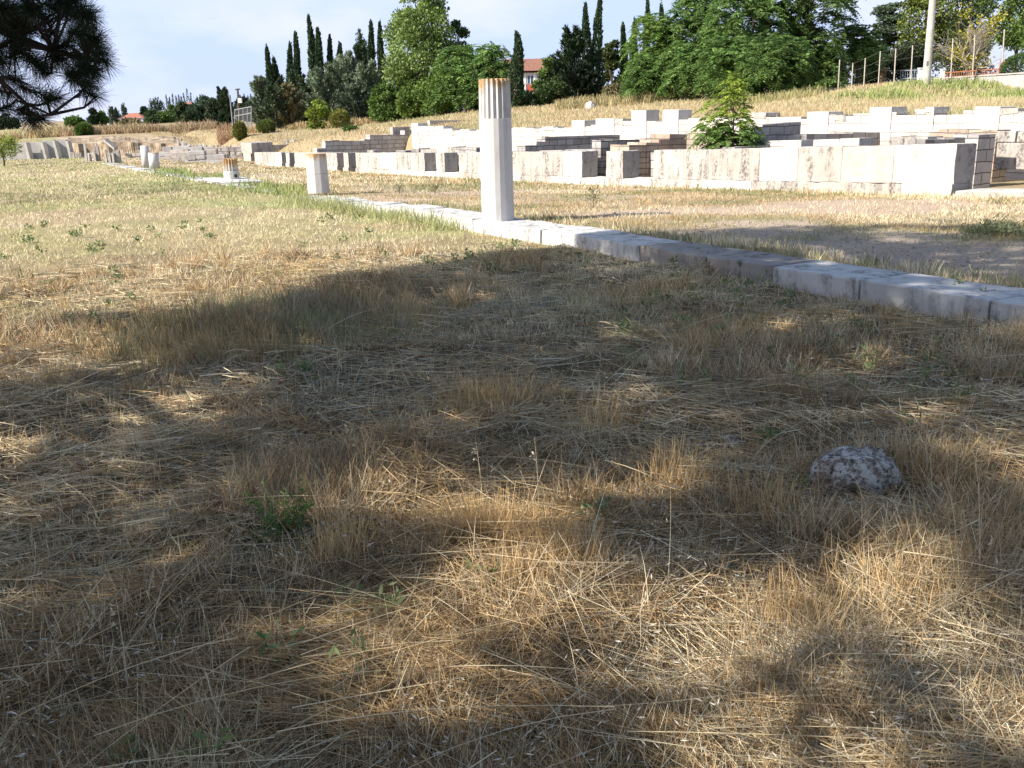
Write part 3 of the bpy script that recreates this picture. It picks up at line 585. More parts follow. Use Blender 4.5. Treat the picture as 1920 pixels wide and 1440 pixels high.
for x0, x1, y0, Yd, lb in [(300, 345, 274, 80, 'long low grey wall behind the pair of touching columns'), (345, 400, 275.5, 80, 'long low grey wall in front of the row of white standing stones'), (400, 452, 276, 78, 'long low grey wall left of the tower like wall end'),
                        (352, 372, 283, 70, 'low rubble wall stretch with dark gaps beyond the orange topped stump'), (376, 392, 282, 70, 'short pale rubble wall above the orange topped stump'), (395, 425, 280.5, 72, 'grassy low rubble wall above the orange topped stump'), (318, 350, 281, 72, 'crumbled low wall right of the touching columns'), (240, 262, 281.5, 84, 'crumbled low wall left of the touching columns')]:
    mb = MB(); p = P(x0, y0+9, Yd); q = P(x1, y0+9, Yd); top = P(x0, y0, Yd)[2]; zb_ = min(tz(p[0], Yd), tz(q[0], Yd))-.1; n_ = 3; hh = (top-zb_)/n_
    for c_ in range(n_):
        x = p[0]+random.uniform(-.5, .2)
        while x < q[0]:
            w = random.uniform(.5, 1.5)
            if c_ < n_-1 or random.random() < .72: mb.box((x, Yd+random.uniform(-.06, .06)+.05*c_, zb_+hh*c_+.005), (1, 0), (0, 1), w-.03, .6-.05*c_, hh*random.uniform(.86, .98), jit=.03)
            x += w
    p = P(x0, y0+8, Yd); tag(mb.build('low_wall', random.choice([WEATHER, CONC, WM['m']]), bevel=.02), lb, 'stone wall', 'crumbled low walls in the distance')
# H shaped frames and slabs on the left
def frame(pxa, pxb, ytop, ybar, ybase, Y, label, panel=None):
    g = P(pxa, ybase, Y); a = empty('doorway_frame', (g[0], g[1], tz(g[0], Y)), label=label, cat='stone frame')
    for px, yt in ((pxa, ytop), (pxb, ytop)):
        p = P(px, ybase, Y); zt = P(px, yt, Y)[2]; mb = MB(); mb.box((p[0], p[1], p[2]-.3), (1, 0), (0, 1), .11, .35, zt-p[2]+.3, jit=.01); mb.build('upright', CLEAN, a)
    p = P(pxa, ybar, Y); q = P(pxb, ybar, Y); mb = MB(); mb.box((p[0]+.12, p[1]+.02, p[2]-.08), (1, 0), (0, 1), q[0]-p[0]-.13, .3, .09); mb.build('crossbar', CLEAN, a)
    if panel:
        p = P(panel[0], panel[3], Y+.2); q = P(panel[1], panel[3], Y+.2); zt = P(panel[0], panel[2], Y+.2)[2]; mb = MB(); mb.box((p[0], p[1], p[2]-.2), (1, 0), (0, 1), q[0]-p[0], .2, zt-p[2]+.2); mb.build('slab', WEATHER, a)
frame(165.5, 176.5, 287, 287, 300, 70, 'low white stone doorway frame at the far left of the ruins', (177.5, 187, 275, 299))
frame(205, 211, 287, 288, 304, 64, 'narrow white stone frame standing next to a tall grey slab', (214, 226, 282, 305))
slab(159.5, 163, 269, 298, 72, CLEAN, 'tall thin white post at the far left ruins, left one of two', lean=.02, thick=.3); slab(180, 183.5, 268.5, 285, 73, CLEAN, 'tall thin white post at the far left ruins, right one of two', thick=.3)
slab(198, 201, 280, 304, 64.5, CLEAN, 'thin white post left of the tall grey slab', thick=.3)
slab(132, 140, 286, 296, 82, WEATHER, 'low grey slab right of the far concrete wall', thick=.3); slab(143, 153, 287, 296, 82, WEATHER, 'second low grey slab right of the far concrete wall', thick=.3)
p = P(194, 262.5, 84); q = P(214, 280, 82.5); mb = MB(); mb.box((p[0], p[1], p[2]-.12), norm((q-p)[:2]), (-.1, .99), np.linalg.norm((q-p)[:2]), 1.1, .22, jit=.03)
L_ = np.linalg.norm((q-p)[:2]); mb.v = [(x, y, z+(q[2]-p[2])*((x-p[0])/(q[0]-p[0]))) for x, y, z in mb.v]; tag(mb.build('fallen_slab', WEATHER, bevel=.02), 'tilted fallen grey slab leaning on the earth bank', 'slab')
# far left concrete chamber wall
rootc = empty('concrete_wall', (*P(80, 294, 84)[:2], tz(*P(80, 294, 84)[:2])), label='long grey concrete wall with pale buttresses at the far left edge of the lawn', cat='concrete wall')
for i, (a_, b_, y0, Yd) in enumerate([(-40, 20, 269, 83), (20, 54, 268, 83), (54, 84, 267, 84), (84, 105, 263, 84.5), (105, 128, 262.5, 85)]):
    p = P(a_, 297, Yd); q = P(b_, 297, Yd); zt = P(a_, y0, Yd)[2]; mb = MB(); mb.box((p[0]+.01, Yd, p[2]-.3), (1, 0), (0, 1), q[0]-p[0]-.02, .5, zt-p[2]+.3, jit=.01); mb.build('wall_panel', CONC, rootc)
for a_, y0 in [(49, 268), (80, 268), (103, 264), (127, 264)]:
    p = P(a_, 297, 82.95); zt = P(a_, y0, 82.95)[2]; mb = MB(); mb.box((p[0], p[1], p[2]-.3), (1, 0), (0, 1), .2, .7, zt-p[2]+.3, jit=.01); mb.v = [(x+.14*(1-(z-p[2])/(zt-p[2])), y, z) for x, y, z in mb.v]; mb.build('buttress', CLEAN, rootc)
# rocks
def rock(loc, sx, sy, sz, mat, label, name='rock', seed=1, group=None):
    import bmesh
    bm = bmesh.new(); bmesh.ops.create_icosphere(bm, subdivisions=4, radius=1)
    for v in bm.verts:
        c = v.co.copy(); c += Vector((mnoise.cell(c*1.7), mnoise.cell(c*1.7+Vector((5, 5, 5))), 0))*.10; n = float(fbm(np.array([c.x*1.6+seed*9]), np.array([c.y*1.6+c.z*1.3]), seed, 4)[0])-.5; v.co = c*(1+n*.5)
        v.co.x = math.copysign(abs(v.co.x)**.85, v.co.x); v.co.x *= sx; v.co.y *= sy; v.co.z *= sz
    me = bpy.data.meshes.new(name); bm.to_mesh(me); bm.free(); me.materials.append(mat)
    for p_ in me.polygons: p_.use_smooth = True
    o = bpy.data.objects.new(name, me); COL.objects.link(o); o.location = loc; return tag(o, label, 'rock', group)
m, t, b = newmat('lichen_rock', .95); n1 = noise(t, 17, 9, rough=.8); n2 = noise(t, 48, 6, rough=.7); n3 = noise(t, 4, 4)
c = mix(t, ramp(t, n1.outputs['Fac'], [(.48, 0), (.54, 1)]).outputs[0], (.25, .20, .16), (.66, .63, .57)); c = mix(t, ramp(t, n2.outputs['Fac'], [(.38, 1), (.46, 0)]).outputs[0], c, (.07, .06, .055))
t.links.new(c, b.inputs['Base Color']); bump(t, b, n2.outputs['Fac'], 1, .02); LROCK = m
q = hit_lawn(1598, 920); rock((q[0], q[1]+.03, tz(q[0], q[1])+.04), .19, .16, .14, LROCK, 'grey lichen covered rock half buried in dry grass at the right', seed=4)
q = hit_lawn(1368, 835); rock((q[0], q[1], tz(q[0], q[1])+.03), .05, .05, .05, LROCK, 'small pale stone nearly hidden in the grass left of the big rock', seed=7)
q = P(1107, 226, 66); rock((q[0], q[1], tz(q[0], q[1])+.2), .34, .3, .34, CLEAN, 'white boulder alone on the grassy bank above the back wall', seed=9)
# ================================================================== right hand side: concrete wall, fence, pole, railing
CW = []
p0 = P(1752, 156, 56); p1 = P(1990, 180, 44); d = norm((p1-p0)[:2]); L = np.linalg.norm((p1-p0)[:2]); bk = np.array([-d[1], d[0]])
rootw = empty('concrete_wall', (*p0[:2], tz(*p0[:2])), label='grey concrete wall rising to the right below the orange railing', cat='concrete wall')
profwall('wall_body', p0[:2], d, bk, [(1752, 1800, 151, 147), (1800, 1990, 147, 132)], lambda p: tz(p[0], p[1])-.4, .3, CONC, rootw)
profwall('coping', p0[:2]-bk*.05, d, bk, [(1752, 1990, 152-5.5, 132-2)], lambda p: EYE + (P(1752, 149, 56)[2]-EYE)+(0) if False else float(np.interp((p-p0[:2]) @ d, [0, L], [P(1752, 148.5, 56)[2], P(1990, 133.5, 44)[2]])), .4, CONC, rootw)
METAL = flat('weathered_metal_post', (.50, .45, .39), .7, .1, 9)
rootf = empty('wire_fence', (*P(1700, 150, 66)[:2], tz(*P(1700, 150, 66)[:2])), label='tall wire fence of thin posts along the top of the bank', cat='fence')
FP = [(1572, 160, 112), (1597, 161, 118), (1620, 158, 109), (1648, 147, 96), (1676.5, 154, 91), (1708, 150, 85), (1744, 148, 78), (1783, 146, 72), (1824, 142, 66), (1879, 138, 55)]
tops = []
for px, yb, yt in FP:
    Yd = 2.7*FPX/((yb-yt)*1.03); Yd = min(max(Yd, 50), 61); p = P(px, yb, Yd); g = tz(p[0], Yd); lean = -(px-1600)*.00004
    top = P(px+(yb-yt)*.055, yt, Yd); mb = MB(); mb.tube([(p[0], p[1], min(g, p[2])-.2), tuple(top)], .036, 6); mb.build('post', METAL, rootf); tops.append((p, top))
WIRE = flat('wire', (.30, .30, .29), .5)
for f in (.98, .66, .33, .05):
    mb = MB()
    for (a0, a1), (b0, b1) in zip(tops[:-1], tops[1:]):
        s0 = a0*(1-f)+a1*f; s1 = b0*(1-f)+b1*f; mb.tube([s0, s1], .006, 3, cap=False)
    mb.build('wire', WIRE, rootf)
p = P(1737, 150, 50); g = tz(p[0], 50); mb = MB(); tp = P(1762, -160, 50); mb.tube([(p[0], 50, g-.3), (p[0]+(tp[0]-p[0])*.5, 50, g+(tp[2]-g)*.5), tuple(tp)], [.21, .17, .12], 14)
root = empty('utility_pole', (p[0], 50, g), label='tall leaning pale concrete pole rising out of the picture at the right', cat='pole'); mb.build('shaft', flat('pale_concrete_pole', (.50, .47, .42), .85, .12, 4), root)
mb = MB(); q = P(1739, 123, 49.8); mb.box((q[0]-.05, q[1], q[2]), (1, 0), (0, 1), .10, .08, .22); mb.build('junction_box', flat('box_grey', (.25, .24, .23)), root)
WHITE = flat('white_paint', (.78, .78, .76), .6, .03)
for px, yb, yt, w, lb in [(1726, 150, 129, 7, 'short white post left of the tall pole'), (1768, 147, 131, 6, 'short white post right of the tall pole')]:
    p = P(px, yb, 52); z1 = P(px, yt, 52)[2]; mb = MB(); hw = w/2/FPX*52; mb.box((p[0]-hw, 52, p[2]-.3), (1, 0), (0, 1), 2*hw, .2, z1-p[2]+.3); mb.box((p[0]-hw*1.2, 51.97, z1+.002), (1, 0), (0, 1), 2.4*hw, .26, .05); tag(mb.build('gate_post', WHITE, bevel=.012), lb, 'post')
ORG = flat('orange_paint', (.36, .14, .07), .55, .08)
rr = empty('railing', (*P(1770, 146, 55)[:2], tz(*P(1770, 146, 55)[:2])), label='orange metal railing on the concrete wall at the right', cat='railing')
def wl(px, dy=0): 
    s, z = onplane(px, 149-(px-1752)*.067+dy, p0[:2]+bk*.12, d); q = p0[:2]+bk*.12+d*s; return (q[0], q[1], z)
for dy in (-11, -2.2): mb = MB(); mb.tube([wl(1771, dy), wl(1874, dy-.6)], .03, 6); mb.build('rail', ORG, rr)
for i in range(24):
    x = 1772+i*4.4; mb = MB(); mb.tube([wl(x, -11), wl(x, 0)], .014, 5); mb.build('baluster', ORG, rr)
mb = MB(); q = wl(1872, -2); mb.tube([q, (q[0]+.04, q[1], q[2]+.5), (q[0]+.2, q[1]-.1, q[2]+.6)], .035, 6); mb.build('end_hoop', ORG, rr)
p = P(1665, 128, 90); q = P(1722, 128, 90); mb = MB()
rr2 = empty('railing', (p[0], 90, P(1690, 150, 90)[2]), label='low bluish fence left of the white posts under the cedar', cat='railing')
for yy in (132, 147): mb = MB(); mb.tube([P(1688, yy+1, 70), P(1724, yy-1, 66)], .03, 5); mb.build('rail', flat('blue_grey_paint', (.30, .36, .42)), rr2)
for i in range(9): mb = MB(); x = 1689+i*4.2; mb.tube([P(x, 132, 70-i*.45), P(x, 149, 70-i*.45)], .02, 5); mb.build('baluster', flat('blue_grey_paint', (.30, .36, .42)), rr2)
# ================================================================== buildings far behind
ROOF = flat('brown_tiles', (.28, .14, .10), .9, .12, 2); REDROOF = flat('red_tiles', (.40, .17, .12), .9, .1, 1.2); WALLW = flat('pale_render', (.66, .66, .70), .9, .05, .5); GLASS = flat('dark_glass', (.10, .15, .22), .25, .1)
REDP = flat('red_panel', (.52, .10, .08), .7, .06)
Yb = 135
def rect(mb, px0, px1, y0, y1, Y, t=.15, front=0):
    a = P(px0, y1, Y-front); b2 = P(px1, y0, Y-front); mb.box((a[0], a[1], a[2]), (1, 0), (0, 1), b2[0]-a[0], t, b2[2]-a[2])
bd = empty('school_building', (*P(1000, 200, Yb)[:2], tz(*P(1000, 200, Yb)[:2])), label='white and red two storey building with brown roof half hidden behind trees', cat='building')
mb = MB(); a = P(905, 215, Yb); b2 = P(1085, 134, Yb); mb.box((a[0], Yb, a[2]-1), (1, 0), (0, 1), b2[0]-a[0], 9, b2[2]-a[2]+1); mb.build('wall', WALLW, bd)
mb = MB(); a = P(900, 135, Yb-.6); b2 = P(1090, 112, Yb+4.5)
x0, x1, z0, z1 = a[0], P(1090, 135, Yb-.6)[0], a[2], P(1000, 110, Yb+4.5)[2]
for pts in ([(x0, Yb-.6, z0), (x1, Yb-.6, z0), (x1-3, Yb+4.5, z1), (x0+3, Yb+4.5, z1)], [(x0, Yb+9.6, z0), (x0+3, Yb+4.5, z1), (x1-3, Yb+4.5, z1), (x1, Yb+9.6, z0)], [(x0, Yb-.6, z0), (x0+3, Yb+4.5, z1), (x0, Yb+9.6, z0)], [(x1, Yb-.6, z0), (x1, Yb+9.6, z0), (x1-3, Yb+4.5, z1)], [(x0, Yb-.6, z0-.15), (x1, Yb-.6, z0-.15), (x1, Yb+9.6, z0-.15), (x0, Yb+9.6, z0-.15)]): mb.poly(pts)
mb.build('roof', ROOF, bd)
for i in range(9):
    px = 915+i*18.5
    mb = MB(); rect(mb, px, px+11, 142, 156, Yb, .1, .08); w = mb.build('window', GLASS, bd); mb = MB()
    for pts in ((px-1, px-.2, 141, 157), (px+5.2, px+6, 141, 157), (px+11.2, px+12, 141, 157)): rect(mb, *pts, Yb, .12, .14)
    mb.build('window_frame', WHITE, w, world=False)
    mb = MB(); rect(mb, px-1, px+12, 158.5, 172, Yb, .1, .09); mb.build('red_panel', REDP, bd)
    mb = MB(); rect(mb, px+13, px+15, 136, 190, Yb, .15, .16); mb.build('pilaster', WHITE, bd)
mb = MB(); rect(mb, 940, 985, 176, 200, Yb, .1, .1); mb.build('red_panel', flat('brick_red', (.42, .15, .11), .9, .2, 3), bd)
def house(px0, px1, yb, ye, yr, Y, label, wmat=WALLW, roof=REDROOF, nwin=3):
    a = P(px0, yb, Y); b2 = P(px1, ye, Y); root = empty('house', (*a[:2], tz(*a[:2])), label=label, cat='house', group=None)
    L = b2[0]-a[0]; D = L*.7; mb = MB(); mb.box((a[0], Y, a[2]-2), (1, 0), (0, 1), L, D, b2[2]-a[2]+2); mb.build('wall', wmat, root)
    z0 = b2[2]+.02; z1 = P(px0, yr, Y+D/2)[2]; o_ = L*.05; mb = MB(); A_ = (a[0]-o_, Y-o_, z0); B_ = (a[0]+L+o_, Y-o_, z0); C_ = (a[0]+L+o_, Y+D+o_, z0); D_ = (a[0]-o_, Y+D+o_, z0); E = (a[0]+L*.35, Y+D/2, z1); F_ = (a[0]+L*.65, Y+D/2, z1)
    for pts in ([A_, B_, F_, E], [B_, C_, F_], [C_, D_, E, F_], [D_, A_, E], [D_, C_, B_, A_]): mb.poly(pts)
    mb.build('roof', roof, root)
    for i in range(nwin):
        x = a[0]+L*(i+.6)/(nwin+.2); h = b2[2]-a[2]; mb = MB(); mb.box((x, Y-.05, a[2]+h*.35), (1, 0), (0, 1), L*.09, .1, h*.4); mb.build('window', GLASS, root)
house(226, 268, 231, 221, 212.5, 240, 'low house with a wide red tiled roof among the far left trees')
house(334, 366, 214, 200, 192, 300, 'two storey pale house with red roof up behind the distant trees')
house(296, 330, 216, 208, 204, 290, 'low white house partly hidden by bushes left of the two storey pale house', roof=flat('grey_roof', (.35, .33, .32)))
house(188, 206, 226, 220, 217, 260, 'small grey roofed house left of the red roofed house', roof=flat('grey_roof2', (.28, .29, .32)))
# floodlight mast, power pole, practice cage
STEEL = flat('galvanised_steel', (.27, .28, .29), .5, .05)
Yc = 105
root = empty('batting_cage', (*P(455, 236, Yc)[:2], tz(*P(455, 236, Yc)[:2])), label='steel framed mesh cage beside the far trees', cat='cage')
cn = [P(440, 236, Yc), P(472, 232, Yc)]; z1 = P(440, 206, Yc)[2]; z2 = P(472, 200, Yc)[2]
for i, px in enumerate([440, 448, 456, 464, 471.5]):
    a = P(px, 238, Yc-2*(i)); b2 = P(px, 206-i*1.5, Yc-2*i); mb = MB(); mb.tube([a, b2], .05, 6); mb.build('post', STEEL, root)
for dy in (0, 12): mb = MB(); mb.tube([P(440, 206+dy, Yc), P(471.5, 200+dy, Yc-8)], .05, 6); mb.build('rail', STEEL, root)
mb = MB()
for i in range(40):
    x = 440+i*.8; mb.tube([P(x, 237, Yc-i*.2), P(x, 206-i*.15, Yc-i*.2)], .007, 3, cap=False)
mb.build('mesh_net', STEEL, root)
mb = MB(); mb.tube([P(437, 238, 100), P(431, 178, 100)], .07, 6); tag(mb.build('lamp_pole', STEEL), 'thin pale metal pole left of the mesh cage', 'pole')
root = empty('power_pole', (*P(447, 226, 170)[:2], tz(*P(447, 226, 170)[:2])), label='wooden power pole with crossarm and transformer box behind the far trees', cat='pole')
mb = MB(); mb.tube([P(449, 230, 170), P(445.5, 166, 170)], .18, 6); mb.build('shaft', BARK, root)
mb = MB(); mb.tube([P(441, 168, 170), P(450, 167, 170)], .12, 5); mb.build('crossarm', BARK, root); mb = MB(); a = P(446.5, 193, 169.6); mb.box(a, (1, 0), (0, 1), .6, .5, .8); mb.build('transformer', WHITE, root)
root = empty('pylon', (*P(946, 120, 420)[:2], tz(*P(946, 120, 420)[:2])), label='faint far pylon between the trees left of the brown roof', cat='pylon')
mb = MB(); 
for a_, b_ in [((942, 125), (945.5, 86)), ((950, 125), (946.5, 86)), ((933, 106), (950, 96)), ((934, 109), (951, 101)), ((943, 115), (949, 106)), ((949, 115), (943, 106))]: mb.tube([P(*a_, 420), P(*b_, 420)], .16, 4)
mb.build('lattice', flat('pylon_grey', (.45, .47, .50)), root)
# ================================================================== trees
def tube_np(pts, rad, n=6):
    mb = MB(); mb.tube(pts, rad, n, cap=True); return mb
def ell(n, shell=.35):
    """points in the unit ball, mostly near its surface"""
    return rv(n)*(1-shell*rng.random((n, 1))**1.5)
TREES = 'trees and shrubs behind the ruins'
def place(px, yb, Y):
    p = P(px, yb, Y); return p[0], Y, tz(p[0], Y)
def crown_obj(parts, root, mat=LEAF, name='crown', label=None):
    V, F, C = cat(parts); return npmesh(name, V, F, mat, root, cols=C, world=False)
def trunk_obj(mb, root, mat=BARK, name='trunk'): return mb.build(name, mat, root, world=False)
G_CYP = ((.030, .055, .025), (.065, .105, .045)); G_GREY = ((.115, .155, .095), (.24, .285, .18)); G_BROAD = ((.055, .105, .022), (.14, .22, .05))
G_LIME = ((.13, .20, .025), (.26, .31, .05)); G_AIL = ((.065, .135, .03), (.17, .27, .07)); G_DARK = ((.018, .036, .014), (.045, .075, .03)); G_BROWN = ((.15, .145, .07), (.25, .22, .11)); G_POP = ((.13, .20, .05), (.25, .34, .10))
def cypress(h, r, pal2=G_CYP, n=2600, rag=.35, seed=0, sz=1.0):
    t = rng.random(n)**.85; prof = np.minimum(1, (t+.04)*7)*np.clip(1-t, 0, 1)**.62*(1.05)
    a = rng.random(n)*2*math.pi; k = vnoise(a*1.9+seed*13, t*h*1.1, seed); k2 = vnoise(a*3+seed, t*h*3.1, seed+3)
    rad = r*prof*(1-rag+2*rag*k*.8+rag*.5*(k2-.3))*(.55+.45*rng.random(n)**.4)
    C = np.stack([rad*np.cos(a), rad*np.sin(a), t*h], 1); C[:, 0] += .22*r*np.sin(t*5+seed)+.5*r*np.maximum(0, t-.8)*5*.35*math.sin(seed*1.7); C[:, 2] += rng.normal(size=n)*.15
    D = norm(np.stack([np.cos(a)*.45, np.sin(a)*.45, np.ones(n)], 1)+rng.normal(size=(n, 3))*.25)
    col = pal(n, *pal2, .2)*(0.75+.5*k[:, None])
    return leaves(C, D, (.34+.25*rng.random(n))*sz*(1-.45*t), .16*sz, col)
def strandy(h, r, pal2=G_GREY, n=5200, seed=0):
    """loose grey conifer: many upswept plumes"""
    parts = []; m = 34; rr = random.Random(seed)
    for i in range(m):
        z = h*(.03+.80*(i/m)**.9); a = rr.random()*6.28; out_ = r*(1-(z/h)**1.6)*(.45+.6*rr.random()); L = h*(.22+.16*rr.random())*(1.05-.35*z/h); k = n//m
        s = rng.random(k)**.8; w = .16*L*(1-s*.85)+.05; base = np.array([math.cos(a)*out_*.35, math.sin(a)*out_*.35, z]); dr = np.array([math.cos(a)*out_*.9/L, math.sin(a)*out_*.9/L, .95])
        C = base + dr*(s*L)[:, None] + rng.normal(size=(k, 3))*w[:, None]*.55
        shade = .7+.6*rr.random()
        parts.append(leaves(C, dr+rng.normal(size=(k, 3))*.55, .30+.2*rng.random(k), .13, pal(k, *pal2, .2)*shade))
    return parts
def broad(h, rx, clumps=26, per=190, pal2=G_BROAD, leaf=.26, z0=.1, seed=0, droop=0, shape=1.0, fill=.5):
    parts = []; cen = []
    rr = np.random.default_rng(seed+100)
    for i in range(clumps):
        t = rr.random()**.9; z = h*(z0+(1-z0)*t*.93); pr = math.sin(math.pi*min(1, .12+.88*t)**shape)**.6; a = rr.random()*6.283; d = rx*pr*(.30+.55*rr.random()**.5)
        c = np.array([math.cos(a)*d, math.sin(a)*d, z]); R = rx*(.26+.22*rr.random())*(1.1-.4*t); cen.append((c, R))
        k = int(per*(R/(rx*.37))**2); q = ell(k, .55); C = c + q*np.array([R, R, R*.78])
        bright = .72+.5*rr.random()
        D = norm(q*.6+rng.normal(size=(k, 3))*.7+np.array([0, 0, .1-droop])); parts.append(leaves(C, D, leaf*(.7+.7*rng.random(k)), leaf*.62, pal(k, *pal2, .18)*bright))
    return parts, cen
def limbs(h, cen, r0, base=(0, 0, 0), n=8):
    mb = MB(); mb.tube([base, (base[0]+.05*h*.2, base[1], h*.35), (base[0], base[1]+.02*h, h*.8)], [r0, r0*.7, r0*.2], 7)
    for c, R in cen[:n]: z = max(.1*h, c[2]*.55); mb.tube([(0.01, 0, z), (c[0]*.5, c[1]*.5, (z+c[2])*.5+.05*h), tuple(c)], [r0*.4, r0*.25, r0*.08], 5)
    return mb
def fronds(tips, dirs, L, pal2, pairs=7, nper=9, seed=0, leafw=.22):
    """rosettes of feathery compound leaves at branch tips"""
    parts = []
    m = len(tips); T = np.repeat(tips, nper, 0); Dm = np.repeat(dirs, nper, 0); n = m*nper
    a = rng.random(n)*2*math.pi; side = norm(np.cross(Dm, rv(n))); D = norm(Dm*(.35+.5*rng.random((n, 1)))+side*1.0); LL = L*(.65+.5*rng.random(n))
    tone = np.repeat(.7+.55*rng.random((m, 1)), nper, 0)*(.85+.3*rng.random((n, 1))); base = pal(n, *pal2, .1)*tone
    W3 = norm(np.cross(D, np.array([0, 0, 1.0]))+1e-4)
    for i in range(pairs+1):
        s = .18+.82*i/pairs; C = T + D*(LL*s)[:, None] - np.array([0, 0, 1.0])*(LL*.42*s*s)[:, None]; ll = LL*(.34*(1-.55*abs(s-.45)*1.6))
        Dn = norm(D - np.array([0, 0, .8*s]))
        for sg in ((-1, 1) if i < pairs else (0,)):
            dd = W3*sg*1.0 + Dn*.45 - np.array([0, 0, .25]) if sg else Dn
            V, F, c = leaves(C, dd, ll, ll*leafw*1.5, base); parts.append((V, F, c))
    return parts
def ail_crown(h, rx, m=150, L=.75, pal2=G_AIL, seed=0, lo=.12, nper=9, pairs=6, nb=9):
    rr = np.random.default_rng(seed+500); tips = []; dirs = []
    cl = [(i*2.4+rr.random(), ((i+.3+.5*rr.random())/nb)**.8) for i in range(nb)]
    for i in range(m):
        a, t = cl[i % nb]; t = lo+(1-lo)*t; pr = math.sin(math.pi*min(1, .1+.86*t))**.5; cc = np.array([math.cos(a)*rx*pr*.55, math.sin(a)*rx*pr*.55, h*t*.90])
        q = norm(rr.normal(size=3)); q[2] = abs(q[2])*.9-.25*rr.random(); p = cc + q*rx*np.array([.48, .48, .42])*(.8+.35*rr.random()); tips.append(p); dirs.append(norm(q+np.array([0, 0, .5])))
    return fronds(np.array(tips), np.array(dirs), L, pal2, pairs, nper), [(p, .3) for p in tips[:14]]
def tree(kind, px, yb, yt, wpx, Y, label, name=None, cat='tree', pal2=None, seed=None, bright=1.0, **kw):
    x, y, z = place(px, yb, Y); h = P(px, yt, Y)[2]-z; r = wpx/2/FPX*Y*1.02; seed = int(px) if seed is None else seed; r *= 1.3 if kind == 'str' else 1.0
    root = empty(name or {'cyp': 'cypress_tree', 'str': 'conifer_tree', 'broad': 'broadleaf_tree', 'ail': 'tree_of_heaven', 'bush': 'bush', 'pop': 'poplar_tree', 'ced': 'cedar_tree', 'bare': 'bare_tree'}[kind], (x, y, z-.1), label=label, cat=cat)
    sz = max(.45, min(1.2, Y/95.))
    if kind == 'cyp':
        crown_obj([cypress(h, r, pal2 or G_CYP, n=kw.get('n', 2600), rag=kw.get('rag', .35), seed=seed, sz=sz)], root, NEEDLE); mb = MB(); mb.tube([(0, 0, 0), (0, 0, h*.5)], [.14, .06], 6); trunk_obj(mb, root)
    elif kind == 'str':
        crown_obj(strandy(h, r, pal2 or G_GREY, kw.get('n', 7500), seed), root, NEEDLE); mb = MB(); mb.tube([(0, 0, 0), (0, 0, h*.7)], [.18, .05], 6); trunk_obj(mb, root)
    elif kind in ('broad', 'bush', 'pop'):
        parts, cen = broad(h, r, kw.get('clumps', 28), kw.get('per', 260), pal2 or G_BROAD, kw.get('leaf', .27*sz), kw.get('z0', .08), seed, shape=kw.get('shape', 1.0))
        if kind == 'bush' and kw.get('round'):
            k = kw.get('n', 2600); q = ell(k, .22); q[:, 2] = q[:, 2]*.5+.5; nn = 1+.15*(vnoise(q[:, 0]*3+9, q[:, 2]*5)-.5); C = q*nn[:, None]*np.array([r, r, h]); parts = [leaves(C, q+rng.normal(size=(k, 3))*.5, kw.get('leaf', .2), kw.get('leaf', .2)*.5, pal(k, *(pal2 or G_BROAD), .2))]; cen = [(np.array([0, 0, h*.5]), .3)]
        crown_obj(parts, root); trunk_obj(limbs(h, cen, (.05 if kind == 'bush' else .16)*max(.5, h/8), n=kw.get('nl', 10)), root, PALEBARK if kind == 'pop' else BARK)
    elif kind == 'ail':
        parts, cen = ail_crown(h, r, kw.get('m', 150), kw.get('L', .8), pal2 or G_AIL, seed, kw.get('lo', .1), kw.get('nper', 9), kw.get('pairs', 6), kw.get('nb', 15))
        crown_obj(parts, root); trunk_obj(limbs(h, cen, kw.get('tr', .14), n=12), root)
    elif kind == 'ced':
        parts = []; mb = MB(); mb.tube([(0, 0, 0), (0, 0, h*.95)], [.3, .08], 7)
        for i in range(26):
            t = .25+.75*i/26; a = random.random()*6.28; R = r*(1.15-.75*t)*(.7+.5*random.random()); zc = h*t; ex = R*.55; k = 420
            q = rng.random(k)**.6*R*.6; b_ = rng.random(k)*6.283; C = np.stack([math.cos(a)*ex+q*np.cos(b_)*1.2, math.sin(a)*ex+q*np.sin(b_)*1.2, zc-.12*q**1.5+rng.normal(size=k)*.07], 1)
            parts.append(leaves(C, rng.normal(size=(k, 3))*[1, 1, .35], .28, .12, pal(k, (.05, .085, .045), (.11, .15, .09), .2)*(.7+.5*random.random()))); mb.tube([(0, 0, zc-.1), (math.cos(a)*ex*1.5, math.sin(a)*ex*1.5, zc-.1)], [.07, .02], 4)
        crown_obj(parts, root, NEEDLE); trunk_obj(mb, root)
    elif kind == 'bare':
        mb = MB()
        def br(p, d, L, r_, dep):
            q = p + d*L; m_ = (p+q)/2 + Vector((random.uniform(-.1, .1), random.uniform(-.1, .1), 0))*L; mb.tube([p, m_, q], [r_, r_*.8, r_*.6], 5)
            if dep:
                for _ in range(3 if dep > 1 else 4): br(q if random.random() < .6 else m_, (d+Vector((random.gauss(0, .5), random.gauss(0, .5), random.gauss(.05, .3)))).normalized(), L*random.uniform(.6, .8), r_*.55, dep-1)
        for _ in range(4): br(Vector((0, 0, 0)), Vector((random.gauss(0, .35), random.gauss(0, .2), 1)).normalized(), h*.28, .09, 4)
        trunk_obj(mb, root, PALEBARK, 'branches')
        k = 900; C = np.stack([rng.normal(size=k)*r*.5, rng.normal(size=k)*r*.3, h*(.35+.45*rng.random(k))], 1); c_ = np.repeat(rng.normal(size=(14, 3))*np.array([r*.45, r*.3, h*.2])+np.array([0, 0, h*.5]), 50, 0); C = c_+rng.normal(size=c_.shape)*.3; k = len(C)
        crown_obj([leaves(C, rv(k), .2, .13, pal(k, (.28, .27, .03), (.45, .38, .06)))], root, name='remaining_leaves')
    return root
T = tree
